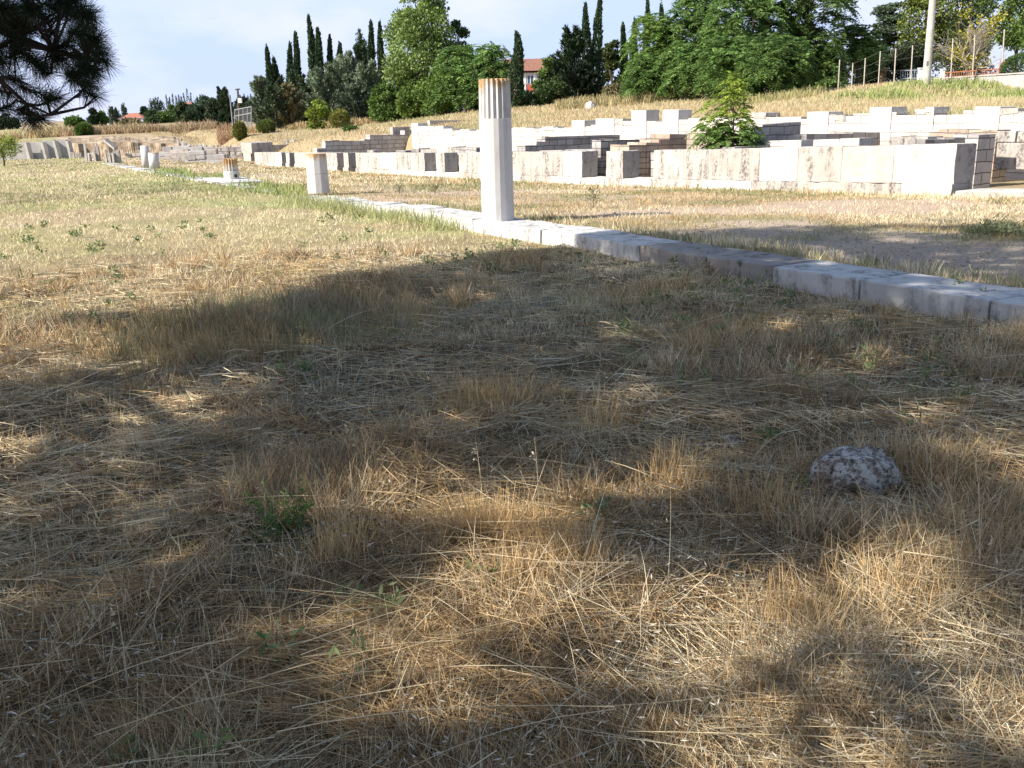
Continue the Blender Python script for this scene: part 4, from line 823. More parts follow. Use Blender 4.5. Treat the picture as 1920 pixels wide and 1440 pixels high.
# -- spires and bushes of the central belt, left to right
T('str', 497, 243, 146, 38, 103, 'grey brown ragged conifer at the left end of the big tree belt', n=5600)
T('cyp', 514, 243, 90, 15, 112, 'tallest spire of the first pair of cypresses at the left end of the belt')
T('cyp', 527, 243, 111, 16, 113, 'shorter right hand spire of the first cypress pair in the belt')
T('cyp', 555, 243, 84, 14, 112, 'cypress spire with a hooked tip left of a taller neighbour', rag=.45)
T('cyp', 568, 243, 63, 17, 112, 'slender cypress with a leaning tip above the yellow green bush', rag=.4)
T('cyp', 595, 243, 31, 17, 115, 'tallest thin cypress spire left of the poplar, with ragged sides', rag=.5)
T('cyp', 607, 243, 55, 20, 114, 'cypress spire with side tufts touching the tallest thin one', rag=.6)
T('cyp', 630, 243, 69, 14, 116, 'narrow cypress spire standing between two gaps of sky', rag=.45)
T('cyp', 648, 240, 82, 20, 118, 'short blunt cypress top behind the grey conifers', rag=.5)
T('str', 686, 240, 66, 34, 118, 'dark conifer top with separate upswept branches left of two clean cypresses', pal2=G_CYP, n=5600)
T('cyp', 706, 240, 42, 17, 114, 'clean dense cypress spire, left of the two beside the poplar', rag=.18)
T('cyp', 724, 240, 45, 16, 113, 'clean dense cypress spire touching the poplar', rag=.2)
T('str', 545, 245, 160, 54, 101, 'brownish conifer low in the belt left of the yellow green bush', pal2=G_BROWN, n=4200)
T('str', 520, 245, 165, 40, 100, 'dull green conifer low at the left of the belt', pal2=((.05, .08, .04), (.11, .14, .07)), n=5600)
T('str', 583, 242, 150, 46, 106, 'dark green conifer filling the gap behind the yellow green bush', pal2=((.04, .065, .03), (.09, .12, .06)))
T('str', 614, 242, 128, 60, 104, 'broad grey green conifer above the yellow green bush')
T('str', 655, 240, 98, 62, 105, 'tallest grey green conifer in the middle of the belt')
T('str', 692, 240, 122, 58, 102, 'grey green conifer in front of the clean cypresses')
T('str', 672, 238, 160, 50, 99, 'low grey green conifer in front with dark gaps below', pal2=((.06, .085, .055), (.13, .16, .10)))
T('bush', 598, 243, 186, 50, 95, 'bright yellow green leafy bush in front of the grey conifers', pal2=G_LIME, clumps=18, per=150)
T('bush', 638, 241, 204, 34, 94, 'small olive yellow rounded bush right of the bright one', pal2=((.16, .18, .04), (.25, .25, .07)), round=True)
T('bush', 450, 250, 227, 21, 93, 'small round olive bush on the grass near the mesh cage', pal2=((.12, .14, .035), (.20, .21, .05)), round=True)
T('bush', 500, 247, 224, 30, 95, 'rounded green bush at the foot of the left conifers', pal2=((.08, .12, .03), (.16, .19, .05)), round=True)
T('bush', 660, 258, 236, 26, 82, 'small dark leafy bush growing from the ruins above the grey masonry', clumps=9, per=120)
T('pop', 800, 236, -55, 128, 98, 'huge tall poplar with pale limbs in the middle of the skyline', pal2=G_POP, clumps=90, per=330, leaf=.30, z0=.12, shape=.8, nl=26)
T('pop', 865, 232, 25, 50, 100, 'right shoulder of foliage beside the huge poplar', pal2=((.06, .11, .03), (.14, .21, .06)), clumps=26, per=300)
T('broad', 728, 236, 150, 62, 96, 'green broadleaf tree low at the left foot of the poplar', pal2=G_BROAD)
T('broad', 775, 232, 150, 60, 94, 'bright green broadleaf tree under the poplar', pal2=((.07, .13, .025), (.16, .23, .05)))
T('broad', 830, 222, 132, 80, 90, 'dense broadleaf tree with yellow green leaves below right of the poplar', pal2=((.06, .12, .02), (.15, .23, .05)), clumps=34)
T('ail', 872, 215, 88, 92, 88, 'feathery dark green tree directly behind the top of the tall column', m=170, L=1.1)
T('ail', 925, 212, 82, 66, 86, 'feathery tree peeping right of the tall column top', m=130, L=1.1)
T('cyp', 971, 204, 63, 33, 84, 'dense pointed cypress just right of the tall column', rag=.15, n=2800)
T('bush', 985, 204, 168, 40, 83, 'dark shrub at the foot of the pointed cypress', pal2=G_DARK, clumps=12)
T('broad', 1030, 203, 104, 52, 92, 'light green broadleaf tree beside the brown roofed building', pal2=((.07, .13, .025), (.17, .24, .06)), clumps=22)
T('broad', 1040, 200, 140, 72, 84, 'dark green rounded tree in front of the light green one', pal2=((.03, .06, .018), (.08, .12, .035)), clumps=28)
T('str', 1073, 198, 52, 50, 86, 'black green conifer with a nodding top', pal2=G_DARK, n=5200)
T('cyp', 1099, 198, 11, 23, 88, 'clean tall cypress, left one of the two tallest right of the column', rag=.15, n=2600)
T('cyp', 1121, 198, -4, 22, 88, 'tallest lumpy cypress right of the column', rag=.5, n=2600)
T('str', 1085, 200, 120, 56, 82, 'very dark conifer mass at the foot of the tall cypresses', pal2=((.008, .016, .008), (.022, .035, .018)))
T('broad', 1146, 192, 60, 42, 92, 'dark tree wrapped in a yellowish vine between the cypresses', pal2=((.04, .07, .02), (.13, .15, .05)), clumps=22)
T('cyp', 1168, 192, 48, 15, 90, 'narrow dense cypress right of the vine covered tree', rag=.15)
T('cyp', 1189, 190, 40, 14, 92, 'thin lumpy cypress against the sky right of the narrow dense one', rag=.6)
T('cyp', 1210, 190, 2, 12, 95, 'cypress tip rising above the feathery trees', rag=.35)
T('cyp', 1236, 190, 12, 14, 97, 'forked small cypress tip above the feathery trees', rag=.6)
T('bush', 1150, 195, 160, 60, 78, 'low tangled olive shrub at the foot of the cypresses', pal2=G_BROWN, clumps=12)
T('ail', 1235, 198, 30, 110, 76, 'big light green feathery tree left of the feathery tree mass', pal2=((.07, .14, .025), (.16, .25, .055)), m=220, L=.95)
T('ail', 1310, 198, -60, 125, 76, 'big feathery tree in the middle of the feathery tree mass', m=300, L=.95)
T('ail', 1215, 200, 110, 80, 70, 'lower feathery tree reaching the grass at the left of the mass', pal2=((.05, .11, .022), (.13, .21, .05)), m=150, L=.9)
T('ail', 1285, 200, 90, 95, 68, 'lower dark feathery tree behind the young bright tree', m=170, L=.9)
T('ail', 1405, 196, -70, 160, 70, 'tallest feathery tree with drooping sprays at upper right centre', m=340, L=.95)
T('ail', 1505, 190, -95, 165, 70, 'dark feathery tree touching the gap of sky at the right', pal2=((.045, .095, .022), (.13, .20, .055)), m=340, L=.95)
T('ail', 1370, 200, 75, 110, 64, 'feathery tree low in the mass right of the young tree', m=190, L=.9)
T('ail', 1455, 198, 70, 120, 62, 'dense low feathery tree whose sprays hang to the grass', pal2=((.05, .11, .025), (.14, .22, .055)), m=220, L=.85)
T('ail', 1535, 188, 85, 80, 70, 'feathery tree at the right end of the mass', pal2=((.05, .11, .025), (.14, .22, .055)), m=140, L=.85)
T('ail', 1605, 168, 48, 70, 72, 'small light feathery tree with thin stems below the cedar', m=90, L=.9, lo=.35)
T('broad', 1560, 185, 145, 50, 66, 'leafy shrub on the bank left of the fence', pal2=((.05, .10, .025), (.13, .19, .05)), clumps=16, name='shrub')
T('ced', 1655, 152, 2, 100, 84, 'dark layered cedar against the sky behind the fence')
T('broad', 1725, 150, -45, 95, 80, 'tree with yellow autumn leaves behind the tall pole', pal2=((.07, .11, .02), (.20, .23, .05)), clumps=36, z0=.25)
T('broad', 1790, 150, -60, 110, 86, 'big dark green tree behind the bare branched tree', pal2=((.03, .06, .015), (.09, .13, .03)), clumps=46, z0=.2)
T('bare', 1822, 140, -30, 90, 68, 'bare branching tree with a few yellow leaves behind the fence')
T('broad', 1900, 140, -40, 90, 76, 'green leafy tree at the top right corner', pal2=((.05, .10, .02), (.14, .20, .05)), clumps=36, z0=.35)
T('bush', 1700, 152, 75, 80, 76, 'dark bushy undergrowth behind the left half of the fence', pal2=((.03, .05, .02), (.09, .10, .05)), clumps=26)
T('bush', 1800, 150, 66, 110, 72, 'olive brown bushes behind the right half of the fence', pal2=((.06, .08, .03), (.14, .14, .06)), clumps=32, per=150)
T('bush', 1625, 165, 95, 80, 86, 'dark undergrowth beneath the cedar', pal2=G_DARK, clumps=26)
T('bush', 1912, 138, 97, 60, 50, 'trimmed green hedge bush at the right edge above the concrete wall', pal2=((.05, .10, .025), (.11, .17, .05)), round=True, n=5200, leaf=.12)
T('broad', 1960, 140, -20, 90, 60, 'leafy tree just beyond the right edge', clumps=30, z0=.3)
for px, yt, w, Y, pl, lb in [(565, 138, 46, 108, ((.05, .08, .035), (.11, .15, .07)), 'green conifer between the first two cypress pairs'), (632, 118, 52, 109, G_GREY, 'grey conifer below the narrow cypress spire'), (668, 108, 46, 108, ((.08, .11, .07), (.17, .20, .13)), 'tall grey conifer left of the upswept dark top'),
                          (714, 132, 50, 107, ((.05, .08, .035), (.12, .16, .07)), 'green conifer at the foot of the clean cypresses'), (600, 150, 50, 109, ((.05, .08, .04), (.12, .15, .08)), 'dull conifer behind the bright yellow green bush'), (535, 150, 40, 108, ((.04, .065, .03), (.10, .13, .06)), 'dark conifer below the first cypress pair')]:
    T('str', px, 243, yt, w, Y, lb, pal2=pl, n=6500)
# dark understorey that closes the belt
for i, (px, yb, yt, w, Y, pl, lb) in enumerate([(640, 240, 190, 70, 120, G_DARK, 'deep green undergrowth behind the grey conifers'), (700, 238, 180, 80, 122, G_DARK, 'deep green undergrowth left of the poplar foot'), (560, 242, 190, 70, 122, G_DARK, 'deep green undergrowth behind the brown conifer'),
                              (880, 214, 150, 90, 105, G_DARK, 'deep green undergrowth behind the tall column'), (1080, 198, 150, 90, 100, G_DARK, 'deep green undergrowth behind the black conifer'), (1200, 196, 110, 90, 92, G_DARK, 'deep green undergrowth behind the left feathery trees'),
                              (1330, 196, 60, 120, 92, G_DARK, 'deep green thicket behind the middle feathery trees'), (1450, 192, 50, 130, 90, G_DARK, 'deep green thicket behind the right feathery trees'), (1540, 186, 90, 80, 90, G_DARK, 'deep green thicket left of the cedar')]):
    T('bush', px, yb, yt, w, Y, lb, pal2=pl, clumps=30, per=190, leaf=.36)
# young tree among the ruins
x, y = plan(1372, 275, V1+1.1); zb = float(w1base(uv(x, y)[0])); Yy = y; h = P(1372, 140, y)[2]-zb
root = empty('young_tree', (x, y, zb-.3), label='young bright green feathery tree growing among the low ruined walls', cat='tree')
tips = []; dirs = []
for i in range(60):
    t = i/60; z = .45+h*.93*t; a = i*2.4; R = .46*(1-t)**.8+.05; tips.append((math.cos(a)*R, math.sin(a)*R, z)); dirs.append(norm(np.array([math.cos(a)*.6, math.sin(a)*.6, .8])))
for dx, z in [(-.55, 1.1), (-.75, 1.35), (-.5, 1.55), (-.8, 1.75), (.25, .95), (.5, 1.1), (.62, 1.3), (-.35, .8), (-.9, 1.5), (.1, 1.3), (-.95, 1.1), (-.7, .75), (-.4, 1.2), (-.6, 1.9), (-.3, 1.7), (.3, 1.5), (.75, .95), (.4, .75), (-.15, .65), (-.85, .95), (-.45, .95), (.55, .85), (-1.0, 1.3), (-.2, 1.0)]: tips.append((dx*.8, random.uniform(-.3, .3), z+.35)); dirs.append(norm(np.array([dx, 0, .7])))
tips = np.array(tips); up_ = tips[:, 2] > h*.62
crown_obj(fronds(tips[up_], np.array(dirs)[up_], .38, ((.17, .26, .035), (.30, .38, .06)), 6, 8) + fronds(tips[~up_], np.array(dirs)[~up_], .52, ((.07, .14, .03), (.17, .27, .06)), 8, 7), root)
mb = MB(); mb.tube([(0, 0, 0), (.03, 0, h*.5), (0, 0, h*.98)], [.035, .025, .008], 6)
for p in tips[::2]: mb.tube([(0, 0, max(.2, p[2]-.4)), tuple(p)], [.012, .005], 4)
trunk_obj(mb, root)
# small lime tree on the far lawn at the left
x, y, z = place(8, 308, 66); root = empty('small_tree', (x, y, z), label='small yellow green round tree alone on the lawn at the left edge', cat='tree'); h = P(8, 250, 66)[2]-z
parts, cen = broad(h, 1.35, 16, 160, ((.17, .24, .03), (.32, .37, .06)), .13, .25, 5); crown_obj(parts, root); trunk_obj(limbs(h, cen, .07, n=8), root)
# far left horizon trees
for a_ in [('bush', 12, 240, 216, 40, 190, 'dark bush seen through the pine needles at the left edge', dict(pal2=G_DARK)), ('broad', 176, 229, 203, 16, 230, 'narrow dark tree, first on the far left skyline', dict(pal2=((.03, .055, .03), (.07, .10, .05)))), ('broad', 192, 230, 209, 18, 232, 'small green tree right of the first skyline tree', dict()),
           ('str', 211, 227, 201, 12, 240, 'spindly far conifer left of the red roofed house', dict(pal2=G_CYP, n=1500)), ('str', 220, 227, 203, 10, 242, 'second spindly far conifer left of the red roofed house', dict(pal2=G_CYP, n=1500)), ('str', 234, 222, 196, 10, 262, 'tiny pointed conifer behind the red roof', dict(pal2=G_CYP, n=1500)),
           ('bush', 141, 236, 221, 30, 180, 'low rounded dark bush on the field left of the skyline trees', dict()), ('bush', 158, 250, 235, 18, 118, 'small green shrub in the dry scrub', dict(round=True)), ('broad', 272, 218, 200, 18, 270, 'round dark tree right of the red roofed house', dict(pal2=G_DARK)),
           ('broad', 287, 233, 208, 28, 205, 'round green bushy tree below the far cypress group', dict(pal2=((.05, .09, .04), (.10, .15, .06)))), ('str', 288, 214, 185, 14, 290, 'far conifer, left one of a dark trio', dict(pal2=G_CYP, n=1600)), ('str', 297, 214, 184, 14, 292, 'far conifer, middle one of a dark trio', dict(pal2=G_CYP, n=1600)), ('str', 305, 214, 188, 12, 295, 'far conifer, right one of a dark trio', dict(pal2=G_CYP, n=1600)),
           ('bush', 322, 215, 198, 28, 275, 'bush in front of the low white house', dict()), ('broad', 345, 224, 190, 32, 215, 'dark tree in front of the two storey pale house', dict(pal2=((.03, .05, .02), (.07, .10, .04)), clumps=22)), ('broad', 383, 226, 180, 44, 205, 'big blue green tree right of the two storey pale house', dict(pal2=((.04, .075, .045), (.09, .13, .08)), clumps=26)),
           ('broad', 404, 228, 186, 30, 190, 'dark tree right of the big blue green tree', dict(pal2=((.03, .05, .03), (.07, .10, .05)), clumps=20)), ('str', 425, 230, 163, 30, 160, 'tall lumpy conifer left of the wooden power pole', dict(pal2=((.03, .055, .025), (.07, .10, .045)))), ('bush', 424, 240, 217, 20, 120, 'dark bush left of the thin metal pole', dict(pal2=G_DARK)),
           ('broad', 458, 226, 182, 34, 200, 'dark tree behind the mesh cage', dict(pal2=((.025, .045, .025), (.06, .085, .045)), clumps=22)), ('broad', 475, 232, 190, 28, 180, 'dark tree between the mesh cage and the tree belt', dict(pal2=((.025, .045, .025), (.06, .085, .045)), clumps=22)),
           ('bush', 305, 228, 212, 40, 250, 'hedge below the far white house', dict()), ('bush', 365, 232, 210, 44, 195, 'low dark shrubbery below the big blue green tree', dict(pal2=G_DARK)), ('bush', 245, 236, 227, 36, 170, 'low scrub bush below the red roofed house', dict(pal2=G_BROWN))]:
    T(*a_[:7], clumps=a_[7].pop('clumps', 20), per=150, leaf=.6, **a_[7]) if a_[0] != 'str' else T(*a_[:7], **a_[7])
for i in range(15):
    px = [316, 321, 327, 333, 338, 343, 349, 356, 361, 447, 453, 461, 468, 474, 481][i]; yt = [178, 182, 176, 180, 178, 181, 175, 166, 174, 183, 178, 176, 180, 176, 181][i]
    T('cyp', px, 212, yt, 6.5 if i not in (7,) else 8, 330, 'thin far dark cypress in the row on the skyline %s' % ('behind the pale house' if i < 9 else 'behind the mesh cage'), seed=i, n=420).__setitem__('group', 'thin cypresses on the far skyline')
# ================================================================== shade pines: unseen crowns, tufts placed and thinned for the shadows they cast
def ground_patches():
    L_ = []
    for px, py, r in [(900, 950, .20), (985, 1000, .24), (1010, 1060, .20), (600, 1200, .34), (650, 1190, .34), (800, 1220, .36), (950, 1200, .36), (1100, 1170, .34), (1230, 1190, .34), (1330, 1240, .26), (870, 1120, .25), (1000, 1110, .25), (1485, 1090, .17), (1430, 1120, .15),
                      (1700, 1330, .22), (1830, 1220, .22), (1880, 860, .4), (1750, 800, .3), (410, 742, .22), (260, 735, .22), (340, 738, .2), (70, 652, .25), (180, 690, .2), (540, 712, .2), (30, 560, .3), (1150, 930, .18), (1350, 930, .16),
                      (1300, 1420, .2), (1550, 1400, .2), (1560, 430, .35), (1750, 450, .3), (1880, 520, .25), (1350, 445, .2), (300, 640, .25), (870, 560, .2), (1800, 1050, .15), (1500, 496, .35), (1600, 515, .35), (1700, 530, .35), (1800, 546, .35), (1890, 560, .35), (1070, 442, .3), (1500, 432, .3), (1650, 425, .3), (1800, 432, .3), (1700, 468, .35), (1880, 410, .4), (1420, 415, .3)]:
        q = hit_lawn(px, py); L_.append((q[0], q[1], r))
    return np.array(L_)
LIT = ground_patches()  # ground spots kept sunlit by leaving out crown tufts
def visible(p, m=25):
    p = np.asarray(p); q = p - np.array([0, 0, EYE]); 
    if q @ fw < .3: return False
    x, y, z = project(p); return -m < x < 1920+m and -m < y < 1440+m
def ok_tuft(p, r):
    sh = p[:2] + SD*p[2]*COT; d = np.hypot(LIT[:, 0]-sh[0], LIT[:, 1]-sh[1])
    if (d < LIT[:, 2]+.14).any() and rng.random() < .97: return False
    for dz in (-r, 0, r):
        for dx in (-r, r):
            if visible(p+np.array([dx, 0, dz])): return False
    return True
def needle_tuft(c, R, n, wd, L, base, jitter=.3):
    D = rv(n); D[:, 2] = D[:, 2]*.8+.05; C = c + D*R*(.1+.35*rng.random((n, 1))); return leaves(C, D+rng.normal(size=(n, 3))*jitter, L*(.7+.5*rng.random(n)), wd, base)
def pine(s0, w0, label, srange, wrange, cnt, ztop, crad, edge=None, zlow=2.7, seed=1, branch=False):
    rr = random.Random(seed); b_ = SD*s0+SW*w0; z0 = tz(*b_); root = empty('pine_tree', (b_[0], b_[1], z0), label=label, cat='tree')
    tufts = []; tries = 0
    while len(tufts) < cnt and tries < cnt*30:
        tries += 1; s = rr.uniform(*srange); w = rr.uniform(*wrange)
        if edge and not edge(s, w, rr): continue
        off = rr.uniform(-1, 1)*crad*math.sqrt(max(.05, 1-((w-w0)/(crad*1.35))**2)); z = (s-s0-off)/COT
        if z < zlow or z > ztop: continue
        p3 = SD*(s-z*COT)+SW*w; p = np.array([p3[0], p3[1], z])
        if ok_tuft(p, .36): tufts.append(p)
    parts = []
    for p in tufts:
        n = 84; parts.append(needle_tuft(p - np.array([b_[0], b_[1], z0]), .36, n, .036, .27, pal(n, (.02, .045, .018), (.05, .085, .03), .15)))
    mb = MB(); zt = max(p[2] for p in tufts)
    mb.tube([(0, 0, -.3), (.12, .05, zt*.3), (-.05, .1, zt*.62), (.1, 0, zt*.95)], [.26, .21, .13, .04], 10)
    for p in tufts[::4]:
        q = p - np.array([b_[0], b_[1], z0]); zz = max(1.8, q[2]-.25*np.linalg.norm(q[:2])); mid = (np.array([0, 0, zz])+q)/2+np.array([0, 0, .15])
        a0 = np.array([0, 0, zz]); O_ = np.array([b_[0], b_[1], z0])
        if not any(visible(O_+(a0*(1-f)+mid*f), 12) or visible(O_+(mid*(1-f)+q*f), 12) for f in np.linspace(0, 1, 9)): mb.tube([(0, 0, zz), tuple(mid), tuple(q)], [.045, .03, .012], 5)
    return root, parts, mb, b_, z0, tufts
def edge1(s, w, rr):
    # w limits of the shade along the shadow direction
    top = np.interp(s, [-1.2, 0.3, 1.6, 2.4, 4, 6, 8, 11, 14], [9.9, 8.9, 9.3, 10.3, 10.9, 10.9, 10.6, 9.9, 9.6]) + .5*(vnoise(s*1.3, 4.4)-.5)
    return w < top - rr.random()**3*1.0
rootp, parts, mb, bp, zp, tf = pine(-4.2, 6.6, 'pine tree at the left whose dark needled branch hangs into the top left corner', (-1.2, 14.0), (2.7, 11.0), 860, 10.5, 4.0, edge1, seed=5)
crown_obj(parts, rootp, NEEDLE)
# the branch that shows
BR = MB(); bparts = []
tw = [(20, 30), (70, 15), (120, 20), (150, 48), (100, 62), (40, 75), (8, 118), (55, 108), (112, 108), (165, 80), (192, 100), (178, 132), (146, 140), (84, 136), (170, 158), (28, 52), (140, 4), (62, 50), (10, 5), (95, -5), (60, -30), (130, -25), (20, -40), (172, 30),
      (20, 175), (58, 172), (92, 186), (112, 184), (48, 205), (82, 222), (18, 200), (60, 228), (30, 150), (0, 90), (-20, 40), (-30, 110), (-25, 160), (128, 82), (200, 118), (150, 120)]
tw += [(x_+random.gauss(0, 16), y_+random.gauss(0, 14)) for x_, y_ in tw[:24] if x_ < 185]
main = []
for i, (px, py) in enumerate(tw):
    Yt = 5.4+.7*random.random(); c = P(px, py, Yt) - np.array([bp[0], bp[1], zp]); low = py > 165; n = 90 if low else 125
    n = int(n*2.6); D = rv(n); k = norm(np.array([.6, 0, -.15])+rng.normal(size=3)*.3); D = norm(D*.8+k*.55); C = c - k*.10*rng.random((n, 1)) ; L_ = .100
    V, F_, c_ = ribbons(C, D, L_*(.8+.4*rng.random(n)), .0024, np.stack([np.zeros(n), np.zeros(n), -.035*np.ones(n)], 1), pal(n, (.012, .022, .010), (.03, .045, .02), .2), 2, .5); bparts.append((V, F_, c_))
    main.append(c)
hub = [P(-140, -60, 5.7), P(-60, 20, 5.75), P(30, 70, 5.7), P(100, 95, 5.7), P(160, 110, 5.7)]; hub = [h_-np.array([bp[0], bp[1], zp]) for h_ in hub]
BR.tube([(0.05, .02, 3.6)]+[tuple(h_) for h_ in hub], [.07, .055, .04, .026, .016, .008], 7)
lo2 = [P(-60, 60, 5.6), P(0, 150, 5.6), P(50, 195, 5.6), P(95, 215, 5.6)]; lo2 = [h_-np.array([bp[0], bp[1], zp]) for h_ in lo2]; BR.tube([tuple(h_) for h_ in lo2], [.03, .014, .010, .005], 6)
for i, c in enumerate(main):
    src = lo2 if tw[i][1] > 150 else hub; d = [np.linalg.norm(h_-c) for h_ in src]; h_ = src[int(np.argmin(d))]; m_ = (h_+c)/2+rng.normal(size=3)*.03; BR.tube([tuple(h_), tuple(m_), tuple(c)], [.010, .007, .004], 5)
    for _ in range(3): e_ = c+rng.normal(size=3)*.035; BR.tube([tuple(m_), tuple(e_)], [.004, .002], 4)
crown_obj(bparts, rootp, NEEDLE, 'hanging_branch_needles'); trunk_obj(BR, rootp, flat('pine_bark', (.07, .05, .04), .95, .25, 20), 'hanging_branch'); trunk_obj(mb, rootp)
# cones
r2, parts2, mb2, b2_, z2_, t2 = pine(-5.5, -.6, 'unseen second pine tree behind the viewer on the left, crown shaped to shade the foreground', (-3, 9), (-3.0, 3.3), 800, 8.5, 3.4, lambda s, w, rr: rr.random() < (1.0 if (SD*s+SW*w)[0] < -.45 else .35 if (SD*s+SW*w)[0] > .1 and w < 2.6 else .93 if vnoise(s*1.1+3, w*1.3) > .34 else .75), seed=8)
crown_obj(parts2, r2, NEEDLE); trunk_obj(mb2, r2)

print('TUFTS', len(tf), len(t2))
# ================================================================== dry grass, straw, weeds
ROCK = hit_lawn(1598, 920)
def polar(n, r0, r1, a0=-38, a1=40, pw=0.0):
    t = rng.random(n); r = np.exp(np.log(r0)+(np.log(r1)-np.log(r0))*t**(1/(1+pw))); a = np.radians(a0+(a1-a0)*rng.random(n)); return r*np.sin(a), r*np.cos(a), r
def stuff(name, parts, mat, label, c='grass'):
    V, F, C = cat(parts); o = npmesh(name, V, F, mat, cols=C); return tag(o, label, c, kind='stuff')
GOLD = ((.40, .27, .135), (.66, .49, .27)); PALE = ((.60, .49, .31), (.86, .75, .53)); GREYS = ((.33, .29, .205), (.50, .44, .32)); OLIVE = ((.22, .235, .11), (.37, .36, .19)); GREEN = ((.10, .16, .04), (.22, .30, .08)); BROWN = ((.20, .13, .07), (.34, .23, .12))
def zonecol(x, y, pals, seed, freq=.8, j=.20):
    """colour by patches: each patch leans to one kind of grass"""
    n = len(x); f = fbm(x*freq, y*freq, seed, 3); f = np.clip((f-.28)/.44, 0, .999)+rng.normal(size=n)*.13; k = np.clip((np.clip(f, 0, .999)*len(pals)).astype(int), 0, len(pals)-1)
    P_ = np.array(pals); t = rng.random((n, 1)); return np.clip((P_[k, 0]*(1-t)+P_[k, 1]*t)*(1+rng.normal(size=(n, 1))*j), .01, 1)
def tufts(n, per, r0, r1, hfun, wbase, wr, colfun, keep, spread=.05, lean=.35, a0=-38, a1=40, pw=0, nseg=2, bend=.35, rgrow=.0):
    x, y, r = polar(n, r0, r1, a0, a1, pw); u, v = uv(x, y); k = keep(x, y, u, v, r) & (np.hypot(x-ROCK[0], (y-ROCK[1]+.12)*.8) > .27); x, y, r = x[k], y[k], r[k]; n = len(x)
    tl = rng.normal(size=(n, 2))*lean*.6; hh = hfun(x, y, r)
    X_ = np.repeat(x, per); Y_ = np.repeat(y, per); R_ = np.repeat(r, per); H = np.repeat(hh, per); N = len(X_); o = rng.normal(size=(N, 2))*(spread*(1+rgrow*R_))[:, None]
    px_, py_ = X_+o[:, 0], Y_+o[:, 1]; z = terrain(px_, py_)-.01
    D = np.stack([np.repeat(tl[:, 0], per)+o[:, 0]/spread*.10+rng.normal(size=N)*lean*.5, np.repeat(tl[:, 1], per)+o[:, 1]/spread*.10+rng.normal(size=N)*lean*.5, np.ones(N)], 1)
    L = H*(.5+.7*rng.random(N)); B = np.concatenate([D[:, :2]*bend+rng.normal(size=(N, 2))*.12, -.12*np.ones((N, 1))], 1)*L[:, None]
    return ribbons(np.stack([px_, py_, z], 1), D, L, wbase+wr*R_, B, colfun(px_, py_), nseg)
onlawn = lambda x, y, u, v, r: (v < -.02) | (v > .72)
lawn = lambda u, v: (v < -.03)
# foreground mat of lying straw
def lying(n, r0, r1, l0, l1, zz, w0, wr, pals, seed, ang=.55, pw=.0, keep=None, rise=.07, bend=.10):
    x, y, r = polar(n, r0, r1, pw=pw); u, v = uv(x, y); k = v < -.1
    if keep is not None: k &= keep(x, y, u, v, r)
    x, y, r = x[k], y[k], r[k]; n = len(x)
    a = fbm(x*.55, y*.55, seed, 2)*9+rng.normal(size=n)*ang; L = l0+(l1-l0)*rng.random(n)**1.7
    pile = sm(fbm(x*1.3, y*1.3, seed+4, 3), .40, .70); z0 = terrain(x, y)+zz*(.1+pile*1.3)*rng.random(n)
    D = np.stack([np.cos(a), np.sin(a), rng.normal(size=n)*rise+.02], 1); B = np.stack([rng.normal(size=n)*bend, rng.normal(size=n)*bend, -np.abs(rng.normal(size=n))*.06], 1)*L[:, None]
    P0 = np.stack([x, y, z0], 1)-D*L[:, None]*.5; P0[:, 2] = np.maximum(P0[:, 2], terrain(P0[:, 0], P0[:, 1])+.004)
    return ribbons(P0, D, L, w0+wr*r, B, zonecol(x, y, pals, seed+1), 3, .5)
gpals = [GREYS, PALE, GOLD, PALE, GREYS, GOLD, GOLD]
Lp = [lying(72000, 1.5, 13, .08, .36, .075, .0012, .00068, gpals, 31, ang=.8), lying(48000, 1.5, 13, .03, .11, .06, .0015, .00075, [BROWN, GREYS, BROWN, GOLD, PALE, BROWN], 37, ang=2.5),
      lying(5500, 1.5, 7, .3, .7, .10, .0012, .0004, [PALE, GOLD, PALE], 33, ang=.8, rise=.10, bend=.16)]
stuff('lying_straw', Lp, STRAW, 'tangled mat of cut dry straw covering the shaded foreground')
# standing dry tufts
hn = lambda x, y, r: (.035+.17*sm(fbm(x*1.3, y*1.3, 41, 3), .42, .68))*(.8+.4*rng.random(len(x)))
tk = lambda x, y, u, v, r: lawn(u, v) & (fbm(x*1.2, y*1.2, 43, 3)+rng.normal(size=len(x))*.05 > .44)
tall_zone = lambda x, y, u, v, r: lawn(u, v) & (np.exp(-(((x+2.15)/1.1)**2+((y-7.9)/1.3)**2)) > rng.random(len(x))*.9+.15)
Tp = [tufts(12500, 16, 1.6, 13, hn, .0011, .00075, lambda x, y: zonecol(x, y, [GOLD, GREYS, GOLD, BROWN, PALE, GOLD], 45), tk, spread=.035, pw=.15, lean=.65),
      tufts(4200, 16, 6, 11, lambda x, y, r: .15+.11*rng.random(len(x)), .0012, .0006, lambda x, y: zonecol(x, y, [GOLD, OLIVE, BROWN, GREYS, OLIVE], 46), tall_zone, spread=.05, a0=-26, a1=-2),
      tufts(12000, 4, 1.6, 9, lambda x, y, r: .05+.09*rng.random(len(x)), .0012, .0006, lambda x, y: zonecol(x, y, [GOLD, PALE, BROWN, GREYS], 47), lambda x, y, u, v, r: lawn(u, v), spread=.02)]
stuff('dry_grass', Tp, STRAW, 'standing tufts of golden brown dry grass in the foreground')
